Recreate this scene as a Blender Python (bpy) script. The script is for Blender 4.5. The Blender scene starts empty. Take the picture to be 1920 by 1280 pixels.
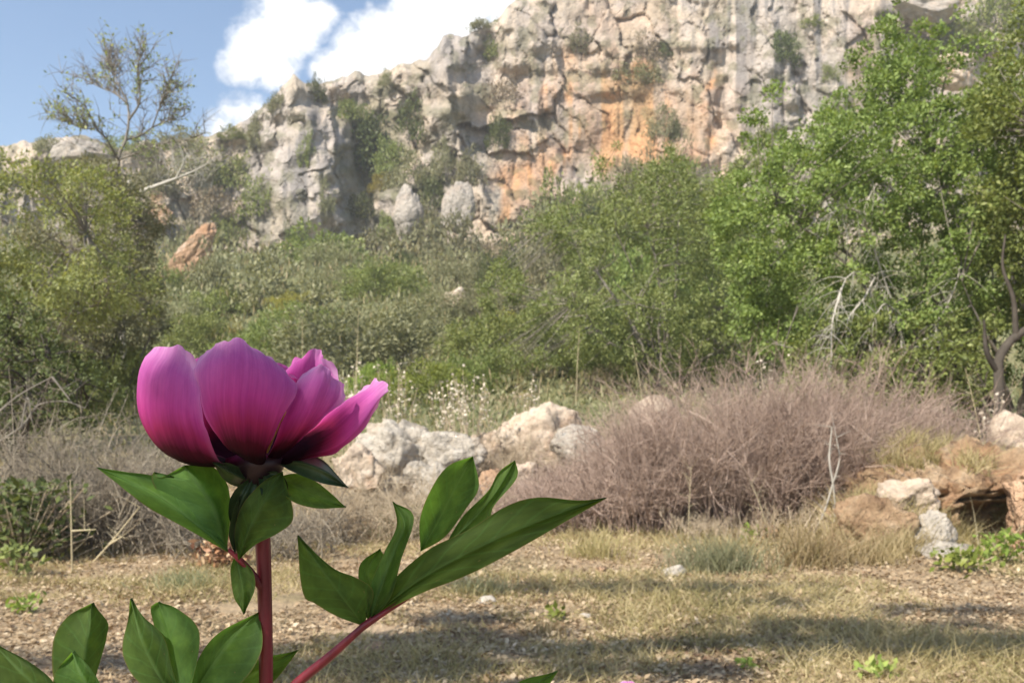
import bpy, math
import numpy as np
from mathutils import Vector

scene = bpy.context.scene
COL = scene.collection

# ------------------------------------------------------------------ camera
FPX = 1663.0          # focal length in pixels of the 1920 wide photograph
CX, HY = 960.0, 800.0  # centre column, horizon row
EYE = 1.0
cam_data = bpy.data.cameras.new('camera')
cam = bpy.data.objects.new('camera', cam_data)
COL.objects.link(cam)
cam.location = (0, 0, EYE)
cam.rotation_euler = (math.radians(90), 0, 0)
cam_data.sensor_width = 36
cam_data.lens = 36 * FPX / 1920
cam_data.shift_y = (HY - 640) / 1920
cam_data.clip_start = 0.02
cam_data.clip_end = 2000
cam_data.dof.use_dof = True
cam_data.dof.focus_distance = 0.355
cam_data.dof.aperture_fstop = 36
scene.camera = cam

# ------------------------------------------------------------------ light
SUN_DIR = Vector((-0.50, -0.50, 0.74)).normalized()
world = bpy.data.worlds.new('World')
scene.world = world
world.use_nodes = True
sun_data = bpy.data.lights.new('sun', 'SUN')
sun_data.energy = 5.0
sun_data.angle = math.radians(0.5)
sun_data.color = (1.0, 0.94, 0.84)
sun = bpy.data.objects.new('sun', sun_data)
COL.objects.link(sun)
sun.rotation_euler = SUN_DIR.to_track_quat('Z', 'Y').to_euler()
scene.view_settings.view_transform = 'Standard'
scene.view_settings.look = 'None'
scene.view_settings.exposure = 0.7
scene.view_settings.gamma = 1
scene.cycles.use_denoising = True
scene.cycles.max_bounces = 8
scene.cycles.transparent_max_bounces = 4

def P(px, py, Y):
    return np.array([(px - CX) / FPX * Y, Y, EYE + (HY - py) / FPX * Y])

class NT:
    """tiny helper over a node tree"""
    def __init__(self, tree):
        self.t = tree; self.n = tree.nodes; self.l = tree.links
    def new(self, typ, **kw):
        nd = self.n.new(typ)
        for k, v in kw.items():
            setattr(nd, k, v)
        return nd
    def val(self, sock, v):
        if hasattr(v, 'is_output'):
            self.l.new(v, sock)
        else:
            sock.default_value = v
    def math(self, op, a, b=0.0, clamp=False):
        nd = self.new('ShaderNodeMath', operation=op, use_clamp=clamp)
        self.val(nd.inputs[0], a); self.val(nd.inputs[1], b)
        return nd.outputs[0]
    def ramp(self, fac, stops, interp='LINEAR'):
        nd = self.new('ShaderNodeValToRGB')
        cr = nd.color_ramp; cr.interpolation = interp
        while len(cr.elements) < len(stops):
            cr.elements.new(0.5)
        for e, (p, c) in zip(cr.elements, stops):
            e.position = p
            e.color = (*c, 1) if len(c) == 3 else c
        self.val(nd.inputs[0], fac)
        return nd.outputs[0]
    def mix(self, fac, a, b, blend='MIX'):
        nd = self.new('ShaderNodeMix', data_type='RGBA', blend_type=blend)
        self.val(nd.inputs[0], fac)
        self.val(nd.inputs[6], a if hasattr(a, 'is_output') else (*a, 1))
        self.val(nd.inputs[7], b if hasattr(b, 'is_output') else (*b, 1))
        return nd.outputs[2]
    def noise(self, vec, scale, detail=4, rough=0.55, dist=0.0):
        nd = self.new('ShaderNodeTexNoise')
        if vec is not None: self.l.new(vec, nd.inputs['Vector'])
        nd.inputs['Scale'].default_value = scale
        nd.inputs['Detail'].default_value = detail
        nd.inputs['Roughness'].default_value = rough
        nd.inputs['Distortion'].default_value = dist
        return nd.outputs[0]
    def mapping(self, vec, scale=(1, 1, 1), loc=(0, 0, 0)):
        nd = self.new('ShaderNodeMapping')
        self.l.new(vec, nd.inputs[0])
        nd.inputs['Scale'].default_value = scale
        nd.inputs['Location'].default_value = loc
        return nd.outputs[0]

# sky with clouds placed by direction
w = NT(world.node_tree)
for nd in list(w.n): w.n.remove(nd)
sky = w.new('ShaderNodeTexSky', sky_type='NISHITA')
sky.sun_disc = False
sky.sun_elevation = math.asin(SUN_DIR.z)
sky.sun_rotation = math.atan2(SUN_DIR.x, SUN_DIR.y)
sky.altitude = 100; sky.air_density = 1.1; sky.dust_density = 0.5; sky.ozone_density = 1.3
tc = w.new('ShaderNodeTexCoord')
sep = w.new('ShaderNodeSeparateXYZ'); w.l.new(tc.outputs['Generated'], sep.inputs[0])
yy = w.math('MAXIMUM', sep.outputs[1], 0.05)
ca = w.math('DIVIDE', sep.outputs[0], yy); cb = w.math('DIVIDE', sep.outputs[2], yy)
comb = w.new('ShaderNodeCombineXYZ'); w.l.new(ca, comb.inputs[0]); w.l.new(cb, comb.inputs[1])
CLOUDS = [(545, 40, 78), (500, 80, 70), (465, 118, 50), (515, 135, 38), (590, 30, 42),
          (455, 215, 46), (410, 245, 40), (620, 125, 40), (665, 95, 50), (720, 70, 62), (790, 45, 72), (860, 10, 85), (960, -40, 120),
          (700, 130, 70), (800, 110, 80), (1050, -90, 160), (1200, -160, 200)]
wn = w.noise(comb.outputs[0], 16, 6, 0.6, 0.3)
wn2 = w.noise(comb.outputs[0], 55, 4, 0.6, 0.2)
best = None
for k, (cx_, cy_, r_) in enumerate(CLOUDS):
    dx = w.math('MULTIPLY', w.math('SUBTRACT', ca, (cx_ - CX) / FPX), FPX / r_)
    dy = w.math('MULTIPLY', w.math('SUBTRACT', cb, (HY - cy_) / FPX), FPX / r_)
    d2 = w.math('ADD', w.math('MULTIPLY', dx, dx), w.math('MULTIPLY', dy, dy))
    m = w.math('SUBTRACT', 1.0, w.math('SQRT', d2))
    if 455 == cx_ or 410 == cx_:
        m = w.math('MINIMUM', m, w.math('MULTIPLY', m, 0.4))
    best = m if best is None else w.math('MAXIMUM', best, m)
best = w.math('MAXIMUM', best, -0.8)
cl = w.math('ADD', best, w.math('MULTIPLY', w.math('SUBTRACT', wn, 0.5), 1.3))
cl = w.math('ADD', cl, w.math('MULTIPLY', w.math('SUBTRACT', wn2, 0.5), 0.7))
mr = w.new('ShaderNodeMapRange', interpolation_type='SMOOTHSTEP')
w.l.new(cl, mr.inputs[0]); mr.inputs[1].default_value = -0.22; mr.inputs[2].default_value = 0.5
front = w.math('GREATER_THAN', sep.outputs[1], 0.05)
cm = w.math('MULTIPLY', mr.outputs[0], front)
ccol = w.ramp(w.math('ADD', w.math('MULTIPLY', w.noise(comb.outputs[0], 11, 3, 0.5), 0.7), w.math('MULTIPLY', wn2, 0.3)), [(0.3, (4.4, 4.6, 5.0)), (0.52, (7.4, 7.4, 7.4))])
bgc = w.mix(cm, sky.outputs[0], ccol)
bg = w.new('ShaderNodeBackground'); w.l.new(bgc, bg.inputs[0]); bg.inputs[1].default_value = 0.12
wo = w.new('ShaderNodeOutputWorld'); w.l.new(bg.outputs[0], wo.inputs[0])

# ------------------------------------------------------------------ numeric helpers
def _h(ix, iy, iz, seed):
    n = (ix.astype(np.int64) * 374761393 + iy.astype(np.int64) * 668265263 + iz.astype(np.int64) * 2147483647 + seed * 1274126177) & 0xFFFFFFFF
    n = ((n ^ (n >> 13)) * 1274126177) & 0xFFFFFFFF
    n = ((n ^ (n >> 16)) * 2246822519) & 0xFFFFFFFF
    n = n ^ (n >> 15)
    return n / 4294967295.0

def vnoise(x, y, z=None, seed=0):
    x, y = np.broadcast_arrays(np.asarray(x, float), np.asarray(y, float))
    z = np.zeros_like(x) if z is None else np.broadcast_to(np.asarray(z, float), x.shape)
    xi, yi, zi = np.floor(x), np.floor(y), np.floor(z)
    f = [t - ti for t, ti in ((x, xi), (y, yi), (z, zi))]
    u, v, s = [t * t * t * (t * (t * 6 - 15) + 10) for t in f]
    r = 0
    for dx in (0, 1):
        for dy in (0, 1):
            for dz in (0, 1):
                r = r + _h(xi + dx, yi + dy, zi + dz, seed) * (u if dx else 1 - u) * (v if dy else 1 - v) * (s if dz else 1 - s)
    return r * 2 - 1

def fbm(x, y, z=None, seed=0, oct=4, gain=0.5):
    a, r, f = 1.0, 0, 1.0
    for o in range(oct):
        r = r + a * vnoise(np.asarray(x) * f + o * 7.3, np.asarray(y) * f + o * 3.1, None if z is None else np.asarray(z) * f, seed + o * 13)
        a *= gain; f *= 2.03
    return r

def worley(x, y, seed=0):
    """F1, F2, random value of nearest cell (2-D)"""
    xi, yi = np.floor(x), np.floor(y)
    F1 = np.full(x.shape, 9.0); F2 = F1.copy(); ID = np.zeros(x.shape)
    for dx in (-1, 0, 1):
        for dy in (-1, 0, 1):
            gx, gy = xi + dx, yi + dy
            z0 = np.zeros_like(gx)
            px_ = gx + _h(gx, gy, z0, seed); py_ = gy + _h(gx, gy, z0 + 1, seed)
            d = np.hypot(x - px_, y - py_)
            new = d < F1
            F2 = np.where(new, F1, np.minimum(F2, d))
            ID = np.where(new, _h(gx, gy, z0 + 2, seed), ID)
            F1 = np.where(new, d, F1)
    return F1, F2, ID

def facets(x, y, seed=0):
    """random tilted planes on Voronoi cells: plane height, F2-F1, cell value"""
    xi, yi = np.floor(x), np.floor(y)
    F1 = np.full(x.shape, 9.0); F2 = F1.copy(); ID = np.zeros(x.shape); PL = np.zeros(x.shape)
    for dx in (-1, 0, 1):
        for dy in (-1, 0, 1):
            gx, gy = xi + dx, yi + dy
            z0 = np.zeros_like(gx)
            px_ = gx + _h(gx, gy, z0, seed); py_ = gy + _h(gx, gy, z0 + 1, seed)
            d = np.hypot(x - px_, y - py_)
            pl = (_h(gx, gy, z0 + 3, seed) - 0.5) * (x - px_) * 2 + (_h(gx, gy, z0 + 4, seed) - 0.5) * (y - py_) * 2
            new = d < F1
            F2 = np.where(new, F1, np.minimum(F2, d))
            ID = np.where(new, _h(gx, gy, z0 + 2, seed), ID); PL = np.where(new, pl, PL)
            F1 = np.where(new, d, F1)
    return PL, F2 - F1, ID

def sstep(a, b, x):
    t = np.clip((x - a) / (b - a), 0, 1)
    return t * t * (3 - 2 * t)

def unit(v):
    return v / np.maximum(np.linalg.norm(v, axis=-1, keepdims=True), 1e-9)

# ------------------------------------------------------------------ mesh helpers
def mesh(name, V, F, mat, smooth=True, uv=None, color=None):
    """V (n,3); F list of (m,k) index arrays; uv (n,2) per vertex; color dict name->(n,4)"""
    V = np.asarray(V, np.float32).reshape(-1, 3)
    if not isinstance(F, (list, tuple)): F = [F]
    F = [np.asarray(f, np.int32) for f in F if len(f)]
    me = bpy.data.meshes.new(name)
    me.vertices.add(len(V)); me.vertices.foreach_set('co', V.ravel())
    nl = sum(f.size for f in F); npoly = sum(len(f) for f in F)
    me.loops.add(nl); me.polygons.add(npoly)
    li = np.concatenate([f.ravel() for f in F])
    me.loops.foreach_set('vertex_index', li)
    tot = np.concatenate([np.full(len(f), f.shape[1], np.int32) for f in F])
    st = np.concatenate([[0], np.cumsum(tot)[:-1]]).astype(np.int32)
    me.polygons.foreach_set('loop_start', st)
    me.polygons.foreach_set('loop_total', tot)
    if smooth: me.polygons.foreach_set('use_smooth', np.ones(npoly, bool))
    if uv is not None:
        ul = me.uv_layers.new(name='UVMap')
        ul.data.foreach_set('uv', np.asarray(uv, np.float32)[li].ravel())
    for k, c in (color or {}).items():
        at = me.attributes.new(k, 'FLOAT_COLOR', 'POINT')
        at.data.foreach_set('color', np.asarray(c, np.float32).ravel())
    me.update(calc_edges=True)
    if mat is not None: me.materials.append(mat)
    return me

def link(name, me, parent=None, loc=None):
    o = bpy.data.objects.new(name, me)
    COL.objects.link(o)
    if parent is not None: o.parent = parent
    if loc is not None: o.location = loc
    return o

def tag(o, label=None, cat=None, group=None, kind=None):
    if label: o['label'] = label
    if cat: o['category'] = cat
    if group: o['group'] = group
    if kind: o['kind'] = kind
    return o

def thing(name, label, cat, loc=(0, 0, 0), rz=0.0, group=None):
    o = bpy.data.objects.new(name, None)
    COL.objects.link(o)
    o.location = loc; o.rotation_euler = (0, 0, rz)
    o.empty_display_size = 0.1
    return tag(o, label, cat, group)

def tubes(PTS, R, sides=4):
    """batch of tubes. PTS (n,k,3), R (n,k) -> V, F"""
    PTS = np.asarray(PTS, float); R = np.asarray(R, float)
    n, k, _ = PTS.shape
    T = np.gradient(PTS, axis=1); T = unit(T)
    ref = np.where(np.abs(T[:, :1, 2:3]) > 0.9, np.array([1., 0, 0]), np.array([0, 0, 1.]))
    A = unit(np.cross(T, np.broadcast_to(ref, T.shape))); B = np.cross(T, A)
    ang = np.arange(sides) / sides * 2 * np.pi
    ring = PTS[:, :, None] + R[:, :, None, None] * (A[:, :, None] * np.cos(ang)[None, None, :, None] + B[:, :, None] * np.sin(ang)[None, None, :, None])
    V = ring.reshape(-1, 3)
    idx = np.arange(n * k * sides).reshape(n, k, sides)
    a = idx[:, :-1]; b = idx[:, 1:]
    F = np.stack([a, np.roll(a, -1, 2), np.roll(b, -1, 2), b], -1).reshape(-1, 4)
    return V, F

def join(parts):
    V, F, off = [], [], 0
    for v, f in parts:
        V.append(v); F.append(f + off); off += len(v)
    return np.concatenate(V), np.concatenate(F)

def catmull(pts, n):
    """resample a polyline (k,d) with n points through a Catmull-Rom spline"""
    pts = np.asarray(pts, float); k = len(pts)
    if k == 2:
        t = np.linspace(0, 1, n)[:, None]; return pts[0] * (1 - t) + pts[1] * t
    seg = np.linalg.norm(np.diff(pts, axis=0), axis=1); s = np.concatenate([[0], np.cumsum(seg)]); s /= s[-1]
    q = np.vstack([2 * pts[0] - pts[1], pts, 2 * pts[-1] - pts[-2]])
    out = []
    for t in np.linspace(0, 1, n):
        i = min(max(np.searchsorted(s, t, side='right') - 1, 0), k - 2)
        u = (t - s[i]) / max(s[i + 1] - s[i], 1e-9)
        p0, p1, p2, p3 = q[i], q[i + 1], q[i + 2], q[i + 3]
        out.append(0.5 * (2 * p1 + (p2 - p0) * u + (2 * p0 - 5 * p1 + 4 * p2 - p3) * u * u + (3 * p1 - p0 - 3 * p2 + p3) * u ** 3))
    return np.array(out)

def tube_path(pts, radii, n=24, sides=10):
    p = catmull(pts, n); r = np.interp(np.linspace(0, 1, n), np.linspace(0, 1, len(radii)), radii)
    return tubes(p[None], r[None], sides)

def leaves(C, D, N, L, W, fold=0.0):
    """one rhombic leaf per row: base C, direction D, normal N, length L, width W -> V, F (two faces each when folded)"""
    D = unit(D); S = unit(np.cross(D, N)); Nn = np.cross(S, D)
    L = np.broadcast_to(np.asarray(L, float), (len(C),))[:, None]; W = np.broadcast_to(np.asarray(W, float), (len(C),))[:, None]
    mid = C + D * L * 0.45 + Nn * L * 0.06
    a, c = C, C + D * L
    b, d = mid + S * W * 0.5 + Nn * W * fold, mid - S * W * 0.5 + Nn * W * fold
    V = np.stack([a, b, c, d], 1).reshape(-1, 3)
    F = np.arange(len(C) * 4).reshape(-1, 4)
    return V, F

# ------------------------------------------------------------------ materials
def new_mat(name):
    m = bpy.data.materials.new(name); m.use_nodes = True
    t = NT(m.node_tree)
    for nd in list(t.n): t.n.remove(nd)
    out = t.new('ShaderNodeOutputMaterial')
    return m, t, out

def leaf_mat(name, stops, trans=0.3, tint=(1.25, 1.2, 0.65), rough=0.5, spec=0.25, nscale=0.9):
    """foliage: colour by leaf, by clump and by plant"""
    m, t, out = new_mat(name)
    geo = t.new('ShaderNodeNewGeometry'); oi = t.new('ShaderNodeObjectInfo')
    nz = t.noise(geo.outputs['Position'], nscale, 3, 0.6)
    v = t.math('ADD', t.math('MULTIPLY', geo.outputs['Random Per Island'], 0.55), t.math('MULTIPLY', t.math('SUBTRACT', nz, 0.5), 0.9))
    v = t.math('ADD', v, 0.22)
    col = t.ramp(v, stops)
    hs = t.new('ShaderNodeHueSaturation'); t.l.new(col, hs.inputs['Color'])
    t.l.new(t.math('ADD', 0.485, t.math('MULTIPLY', oi.outputs['Random'], 0.03)), hs.inputs['Hue'])
    t.l.new(t.math('ADD', 0.82, t.math('MULTIPLY', oi.outputs['Random'], 0.36)), hs.inputs['Value'])
    pb = t.new('ShaderNodeBsdfPrincipled'); t.l.new(hs.outputs[0], pb.inputs['Base Color'])
    pb.inputs['Roughness'].default_value = rough; pb.inputs['Specular IOR Level'].default_value = spec
    tr = t.new('ShaderNodeBsdfTranslucent'); t.l.new(t.mix(1.0, hs.outputs[0], tint, 'MULTIPLY'), tr.inputs[0])
    mx = t.new('ShaderNodeMixShader'); mx.inputs[0].default_value = trans
    t.l.new(pb.outputs[0], mx.inputs[1]); t.l.new(tr.outputs[0], mx.inputs[2]); t.l.new(mx.outputs[0], out.inputs[0])
    return m

def bark_mat(name, c0, c1, scale=6.0, rough=0.9):
    m, t, out = new_mat(name)
    geo = t.new('ShaderNodeNewGeometry'); oi = t.new('ShaderNodeObjectInfo')
    nz = t.noise(geo.outputs['Position'], scale, 4, 0.6)
    v = t.math('ADD', t.math('MULTIPLY', nz, 0.7), t.math('MULTIPLY', geo.outputs['Random Per Island'], 0.3))
    col = t.ramp(v, [(0.25, c0), (0.75, c1)])
    pb = t.new('ShaderNodeBsdfPrincipled'); t.l.new(col, pb.inputs['Base Color'])
    pb.inputs['Roughness'].default_value = rough; pb.inputs['Specular IOR Level'].default_value = 0.15
    t.l.new(pb.outputs[0], out.inputs[0])
    return m

M = {}
M['carob'] = leaf_mat('carob_leaf', [(0.0, (0.090, 0.117, 0.036)), (0.4, (0.181, 0.237, 0.062)), (0.75, (0.287, 0.347, 0.101)), (1.0, (0.448, 0.458, 0.194))], 0.34)
M['midcarob'] = leaf_mat('mid_carob_leaf', [(0.0, (0.1, 0.13, 0.045)), (0.4, (0.19, 0.225, 0.07)), (0.75, (0.28, 0.31, 0.11)), (1.0, (0.43, 0.43, 0.2))], 0.32)
M['almond'] = leaf_mat('almond_leaf', [(0.0, (0.131, 0.158, 0.055)), (0.4, (0.258, 0.298, 0.101)), (0.75, (0.393, 0.427, 0.154)), (1.0, (0.616, 0.596, 0.286))], 0.34)
M['olive'] = leaf_mat('grey_leaf', [(0.0, (0.121, 0.125, 0.067)), (0.45, (0.217, 0.215, 0.112)), (0.8, (0.332, 0.311, 0.171)), (1.0, (0.490, 0.430, 0.262))], 0.25)
M['green'] = leaf_mat('green_leaf', [(0.0, (0.101, 0.125, 0.040)), (0.45, (0.193, 0.227, 0.068)), (0.8, (0.304, 0.328, 0.106)), (1.0, (0.463, 0.438, 0.181))], 0.3)
M['dark'] = leaf_mat('dark_leaf', [(0.0, (0.041, 0.051, 0.017)), (0.5, (0.095, 0.113, 0.033)), (0.85, (0.164, 0.181, 0.058)), (1.0, (0.271, 0.260, 0.107))], 0.25)
M['yellow'] = leaf_mat('yellow_leaf', [(0.0, (0.156, 0.154, 0.033)), (0.45, (0.283, 0.256, 0.057)), (0.8, (0.409, 0.359, 0.093)), (1.0, (0.516, 0.436, 0.166))], 0.35)
M['lush'] = leaf_mat('lush_leaf', [(0.0, (0.117, 0.154, 0.033)), (0.45, (0.225, 0.283, 0.060)), (0.8, (0.343, 0.385, 0.095)), (1.0, (0.469, 0.462, 0.167))], 0.35)
M['brownleaf'] = leaf_mat('brown_leaf', [(0.0, (0.130, 0.098, 0.065)), (0.5, (0.234, 0.182, 0.111)), (1.0, (0.390, 0.312, 0.195))], 0.2, (1.1, 1.0, 0.8))
M['bark'] = bark_mat('grey_bark', (0.13, 0.11, 0.09), (0.34, 0.3, 0.25))
M['darkbark'] = bark_mat('dark_bark', (0.04, 0.032, 0.025), (0.12, 0.1, 0.08))
M['palebark'] = bark_mat('pale_bark', (0.3, 0.27, 0.22), (0.52, 0.48, 0.41))
M['twig'] = bark_mat('mauve_twig', (0.235, 0.162, 0.124), (0.6, 0.455, 0.365), 3.0)
M['tantwig'] = bark_mat('tan_twig', (0.34, 0.25, 0.16), (0.6, 0.5, 0.36), 3.0)
M['greytwig'] = bark_mat('grey_twig', (0.11, 0.085, 0.062), (0.42, 0.36, 0.27), 3.0)
M['straw'] = bark_mat('straw', (0.38, 0.3, 0.17), (0.6, 0.52, 0.34), 4.0)
M['whitebloom'] = bark_mat('white_bloom', (0.46, 0.38, 0.28), (0.72, 0.64, 0.52), 9.0)
M['grass'] = leaf_mat('grass_blade', [(0.0, (0.17, 0.155, 0.06)), (0.3, (0.3, 0.25, 0.11)), (0.55, (0.46, 0.37, 0.2)), (1.0, (0.62, 0.51, 0.31))], 0.3, (1.1, 1.05, 0.7), nscale=1.6)
M['bluegrass'] = leaf_mat('fresh_grass', [(0.0, (0.15, 0.17, 0.09)), (0.5, (0.27, 0.275, 0.15)), (1.0, (0.44, 0.42, 0.26))], 0.3, (1.1, 1.1, 0.8))
M['litter'] = leaf_mat('leaf_litter', [(0.0, (0.15, 0.085, 0.05)), (0.3, (0.32, 0.225, 0.13)), (0.62, (0.5, 0.385, 0.23)), (1.0, (0.68, 0.57, 0.41))], 0.1, (1.1, 1.0, 0.8), nscale=2.0)

# rock: colour attribute times noise
def rock_mat(name, attr=None, c=((0.26, 0.24, 0.21), (0.48, 0.43, 0.36), (0.62, 0.58, 0.52)), scale=2.0, bump=0.4, stain=(0.42, 0.25, 0.13), stain_amt=0.35):
    m, t, out = new_mat(name)
    tcn = t.new('ShaderNodeTexCoord'); vec = tcn.outputs['Object']
    n1 = t.noise(vec, scale, 6, 0.62, 0.3)
    n2 = t.noise(vec, scale * 5, 5, 0.65)
    if attr:
        at = t.new('ShaderNodeAttribute', attribute_name=attr)
        k = t.ramp(n1, [(0.28, (0.72, 0.7, 0.68)), (0.5, (0.98, 0.97, 0.96)), (0.75, (1.18, 1.17, 1.15))])
        base = t.mix(1.0, at.outputs[0], k, 'MULTIPLY')
        k2 = t.ramp(n2, [(0.3, (0.72, 0.71, 0.7)), (0.55, (1.0, 1.0, 1.0)), (0.75, (1.15, 1.14, 1.12))])
        base = t.mix(0.8, base, k2, 'MULTIPLY')
    else:
        base = t.ramp(n1, [(0.3, c[0]), (0.5, c[1]), (0.7, c[2])])
        n3 = t.noise(vec, scale * 0.8, 4, 0.6, 0.6)
        base = t.mix(t.math('MULTIPLY', t.ramp(n3, [(0.5, (0, 0, 0)), (0.66, (1, 1, 1))]), stain_amt), base, stain)
        k2 = t.ramp(n2, [(0.3, (0.6, 0.59, 0.58)), (0.5, (1.0, 1.0, 1.0)), (0.75, (1.15, 1.15, 1.14))])
        base = t.mix(0.8, base, k2, 'MULTIPLY')
    vo = t.new('ShaderNodeTexVoronoi', feature='DISTANCE_TO_EDGE'); t.l.new(vec, vo.inputs['Vector']); vo.inputs['Scale'].default_value = scale * 1.3
    h = t.math('ADD', n2, t.math('MULTIPLY', t.math('MINIMUM', vo.outputs['Distance'], 0.12), 2.0))
    h = t.math('ADD', h, t.math('MULTIPLY', t.noise(vec, scale * 22, 3, 0.6), 0.35))
    bp = t.new('ShaderNodeBump'); bp.inputs['Strength'].default_value = bump; bp.inputs['Distance'].default_value = 0.35 / scale
    t.l.new(h, bp.inputs['Height'])
    pb = t.new('ShaderNodeBsdfPrincipled'); t.l.new(base, pb.inputs['Base Color']); t.l.new(bp.outputs[0], pb.inputs['Normal'])
    pb.inputs['Roughness'].default_value = 0.92; pb.inputs['Specular IOR Level'].default_value = 0.15
    t.l.new(pb.outputs[0], out.inputs[0])
    return m

M['cliff'] = rock_mat('cliff_rock', 'rock', scale=0.8, bump=0.8)
M['boulder'] = rock_mat('pale_limestone', None, ((0.31, 0.265, 0.21), (0.55, 0.485, 0.4), (0.71, 0.655, 0.57)), 2.4, 0.8, (0.45, 0.3, 0.18), 0.45)
M['tanrock'] = rock_mat('tan_limestone', None, ((0.34, 0.26, 0.19), (0.54, 0.43, 0.325), (0.68, 0.59, 0.48)), 2.2, 0.55, (0.45, 0.22, 0.1), 0.5)
M['orangerock'] = rock_mat('orange_rock', None, ((0.32, 0.2, 0.12), (0.5, 0.32, 0.2), (0.56, 0.46, 0.36)), 0.7, 0.7, (0.5, 0.23, 0.1), 0.5)
M['earth'] = rock_mat('orange_earth', None, ((0.25, 0.15, 0.085), (0.46, 0.31, 0.185), (0.6, 0.46, 0.31)), 3.2, 0.9, (0.4, 0.2, 0.1), 0.55)
M['greyrock'] = rock_mat('grey_limestone', None, ((0.3, 0.265, 0.23), (0.43, 0.38, 0.325), (0.54, 0.48, 0.41)), 0.8, 0.7, (0.45, 0.3, 0.2), 0.3)
M['stone'] = rock_mat('white_stone', None, ((0.3, 0.26, 0.21), (0.44, 0.39, 0.325), (0.54, 0.49, 0.42)), 14.0, 0.3, stain_amt=0.15)

def ground_mat():
    m, t, out = new_mat('ground_soil')
    geo = t.new('ShaderNodeNewGeometry'); pos = geo.outputs['Position']
    sp = t.new('ShaderNodeSeparateXYZ'); t.l.new(pos, sp.inputs[0])
    n1 = t.noise(pos, 0.9, 5, 0.6, 0.4); n2 = t.noise(pos, 7, 5, 0.65); n3 = t.noise(pos, 45, 4, 0.7)
    soil = t.ramp(n1, [(0.3, (0.22, 0.185, 0.1)), (0.45, (0.34, 0.255, 0.16)), (0.6, (0.43, 0.32, 0.21)), (0.75, (0.38, 0.24, 0.155))])
    soil = t.mix(1.0, soil, t.ramp(n2, [(0.3, (0.6, 0.58, 0.55)), (0.5, (1, 1, 1)), (0.72, (1.25, 1.2, 1.1))]), 'MULTIPLY')
    soil = t.mix(0.9, soil, t.ramp(n3, [(0.3, (0.55, 0.52, 0.5)), (0.5, (1, 1, 1)), (0.72, (1.3, 1.28, 1.2))]), 'MULTIPLY')
    far = t.ramp(t.noise(pos, 0.22, 5, 0.65, 0.5), [(0.35, (0.09, 0.11, 0.045)), (0.55, (0.17, 0.17, 0.08)), (0.72, (0.33, 0.25, 0.16))])
    mr = t.new('ShaderNodeMapRange'); t.l.new(sp.outputs[1], mr.inputs[0]); mr.inputs[1].default_value = 11; mr.inputs[2].default_value = 17
    base = t.mix(mr.outputs[0], soil, far)
    bp = t.new('ShaderNodeBump'); bp.inputs['Strength'].default_value = 0.7; bp.inputs['Distance'].default_value = 0.03
    t.l.new(t.math('ADD', n3, n2), bp.inputs['Height'])
    pb = t.new('ShaderNodeBsdfPrincipled'); t.l.new(base, pb.inputs['Base Color']); t.l.new(bp.outputs[0], pb.inputs['Normal'])
    pb.inputs['Roughness'].default_value = 0.95; pb.inputs['Specular IOR Level'].default_value = 0.1
    t.l.new(pb.outputs[0], out.inputs[0])
    return m
M['ground'] = ground_mat()

# ------------------------------------------------------------------ terrain
PROF_Y = [-400, -40, 0, 8, 10, 12, 15, 20, 27, 35, 47, 60, 72, 85, 100, 400]
PROF_Z = [-4, -1, 0, 0.0, 0.08, 0.3, 0.65, 1.3, 2.5, 4.3, 7.3, 10.6, 13.6, 16.8, 20, 30]

def terrain(x, y):
    x, y = np.broadcast_arrays(np.asarray(x, float), np.asarray(y, float))
    z = np.interp(y, PROF_Y, PROF_Z)
    z = z + 0.37 * np.exp(-(x / 1.2) ** 2 - ((y - 0.25) / 0.95) ** 2)
    z = z + 0.035 * fbm(x * 0.7, y * 0.7, seed=3, oct=3) * sstep(1.5, 4, y)
    far = sstep(14, 45, y)
    z = z + far * (0.9 * fbm(x * 0.08, y * 0.08, seed=9, oct=4) + 0.35 * fbm(x * 0.35, y * 0.35, seed=19, oct=3))
    z = z + 3.0 * sstep(10, 60, x) * sstep(20, 80, y) + 2.2 * sstep(8, 45, -x) * sstep(20, 70, y)
    return z

def axis(lo, hi, n, k):
    t = np.linspace(-1, 1, n); s = np.sinh(k * t) / math.sinh(k)
    return np.where(s < 0, -s * lo, s * hi)

gx = axis(-200, 200, 360, 5.0); gy = 3.0 + axis(-60, 190, 420, 5.0)
GX, GY = np.meshgrid(gx, gy)
GZ = terrain(GX, GY)
ii = np.arange(GX.size).reshape(GX.shape)
F = np.stack([ii[:-1, :-1], ii[:-1, 1:], ii[1:, 1:], ii[1:, :-1]], -1).reshape(-1, 4)
tag(link('ground', mesh('ground', np.stack([GX, GY, GZ], -1), F, M['ground'])), kind='structure')

# ------------------------------------------------------------------ cliff
SKYX = [-900, -60, 0, 70, 110, 150, 190, 230, 300, 380, 405, 430, 470, 505, 525, 550, 575, 600, 640, 680, 720, 770, 800, 818, 832, 850, 868, 895, 915, 945, 970, 1010, 1100, 1300, 1600, 1680, 1750, 2000, 2900]
SKYY = [330, 285, 275, 265, 258, 256, 268, 276, 262, 256, 250, 238, 216, 190, 168, 140, 152, 154, 140, 136, 131, 122, 108, 92, 66, 60, 66, 52, 38, 18, 0, -16, -30, -70, -110, -120, -140, -150, -160]
Y0C = 85.0
pxs = np.concatenate([np.linspace(-1000, -60, 60)[:-1], np.linspace(-60, 1980, 860), np.linspace(1980, 2900, 60)[1:]])
NR = 290
sk = np.interp(pxs, SKYX, SKYY) + 7 * fbm(pxs * 0.03, pxs * 0, seed=5, oct=4)
vv = np.linspace(0, 1, NR)[:, None]
PYB = 620.0
PX = np.broadcast_to(pxs[None], (NR, len(pxs))); PY = PYB + (sk[None] - PYB) * vv

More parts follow.
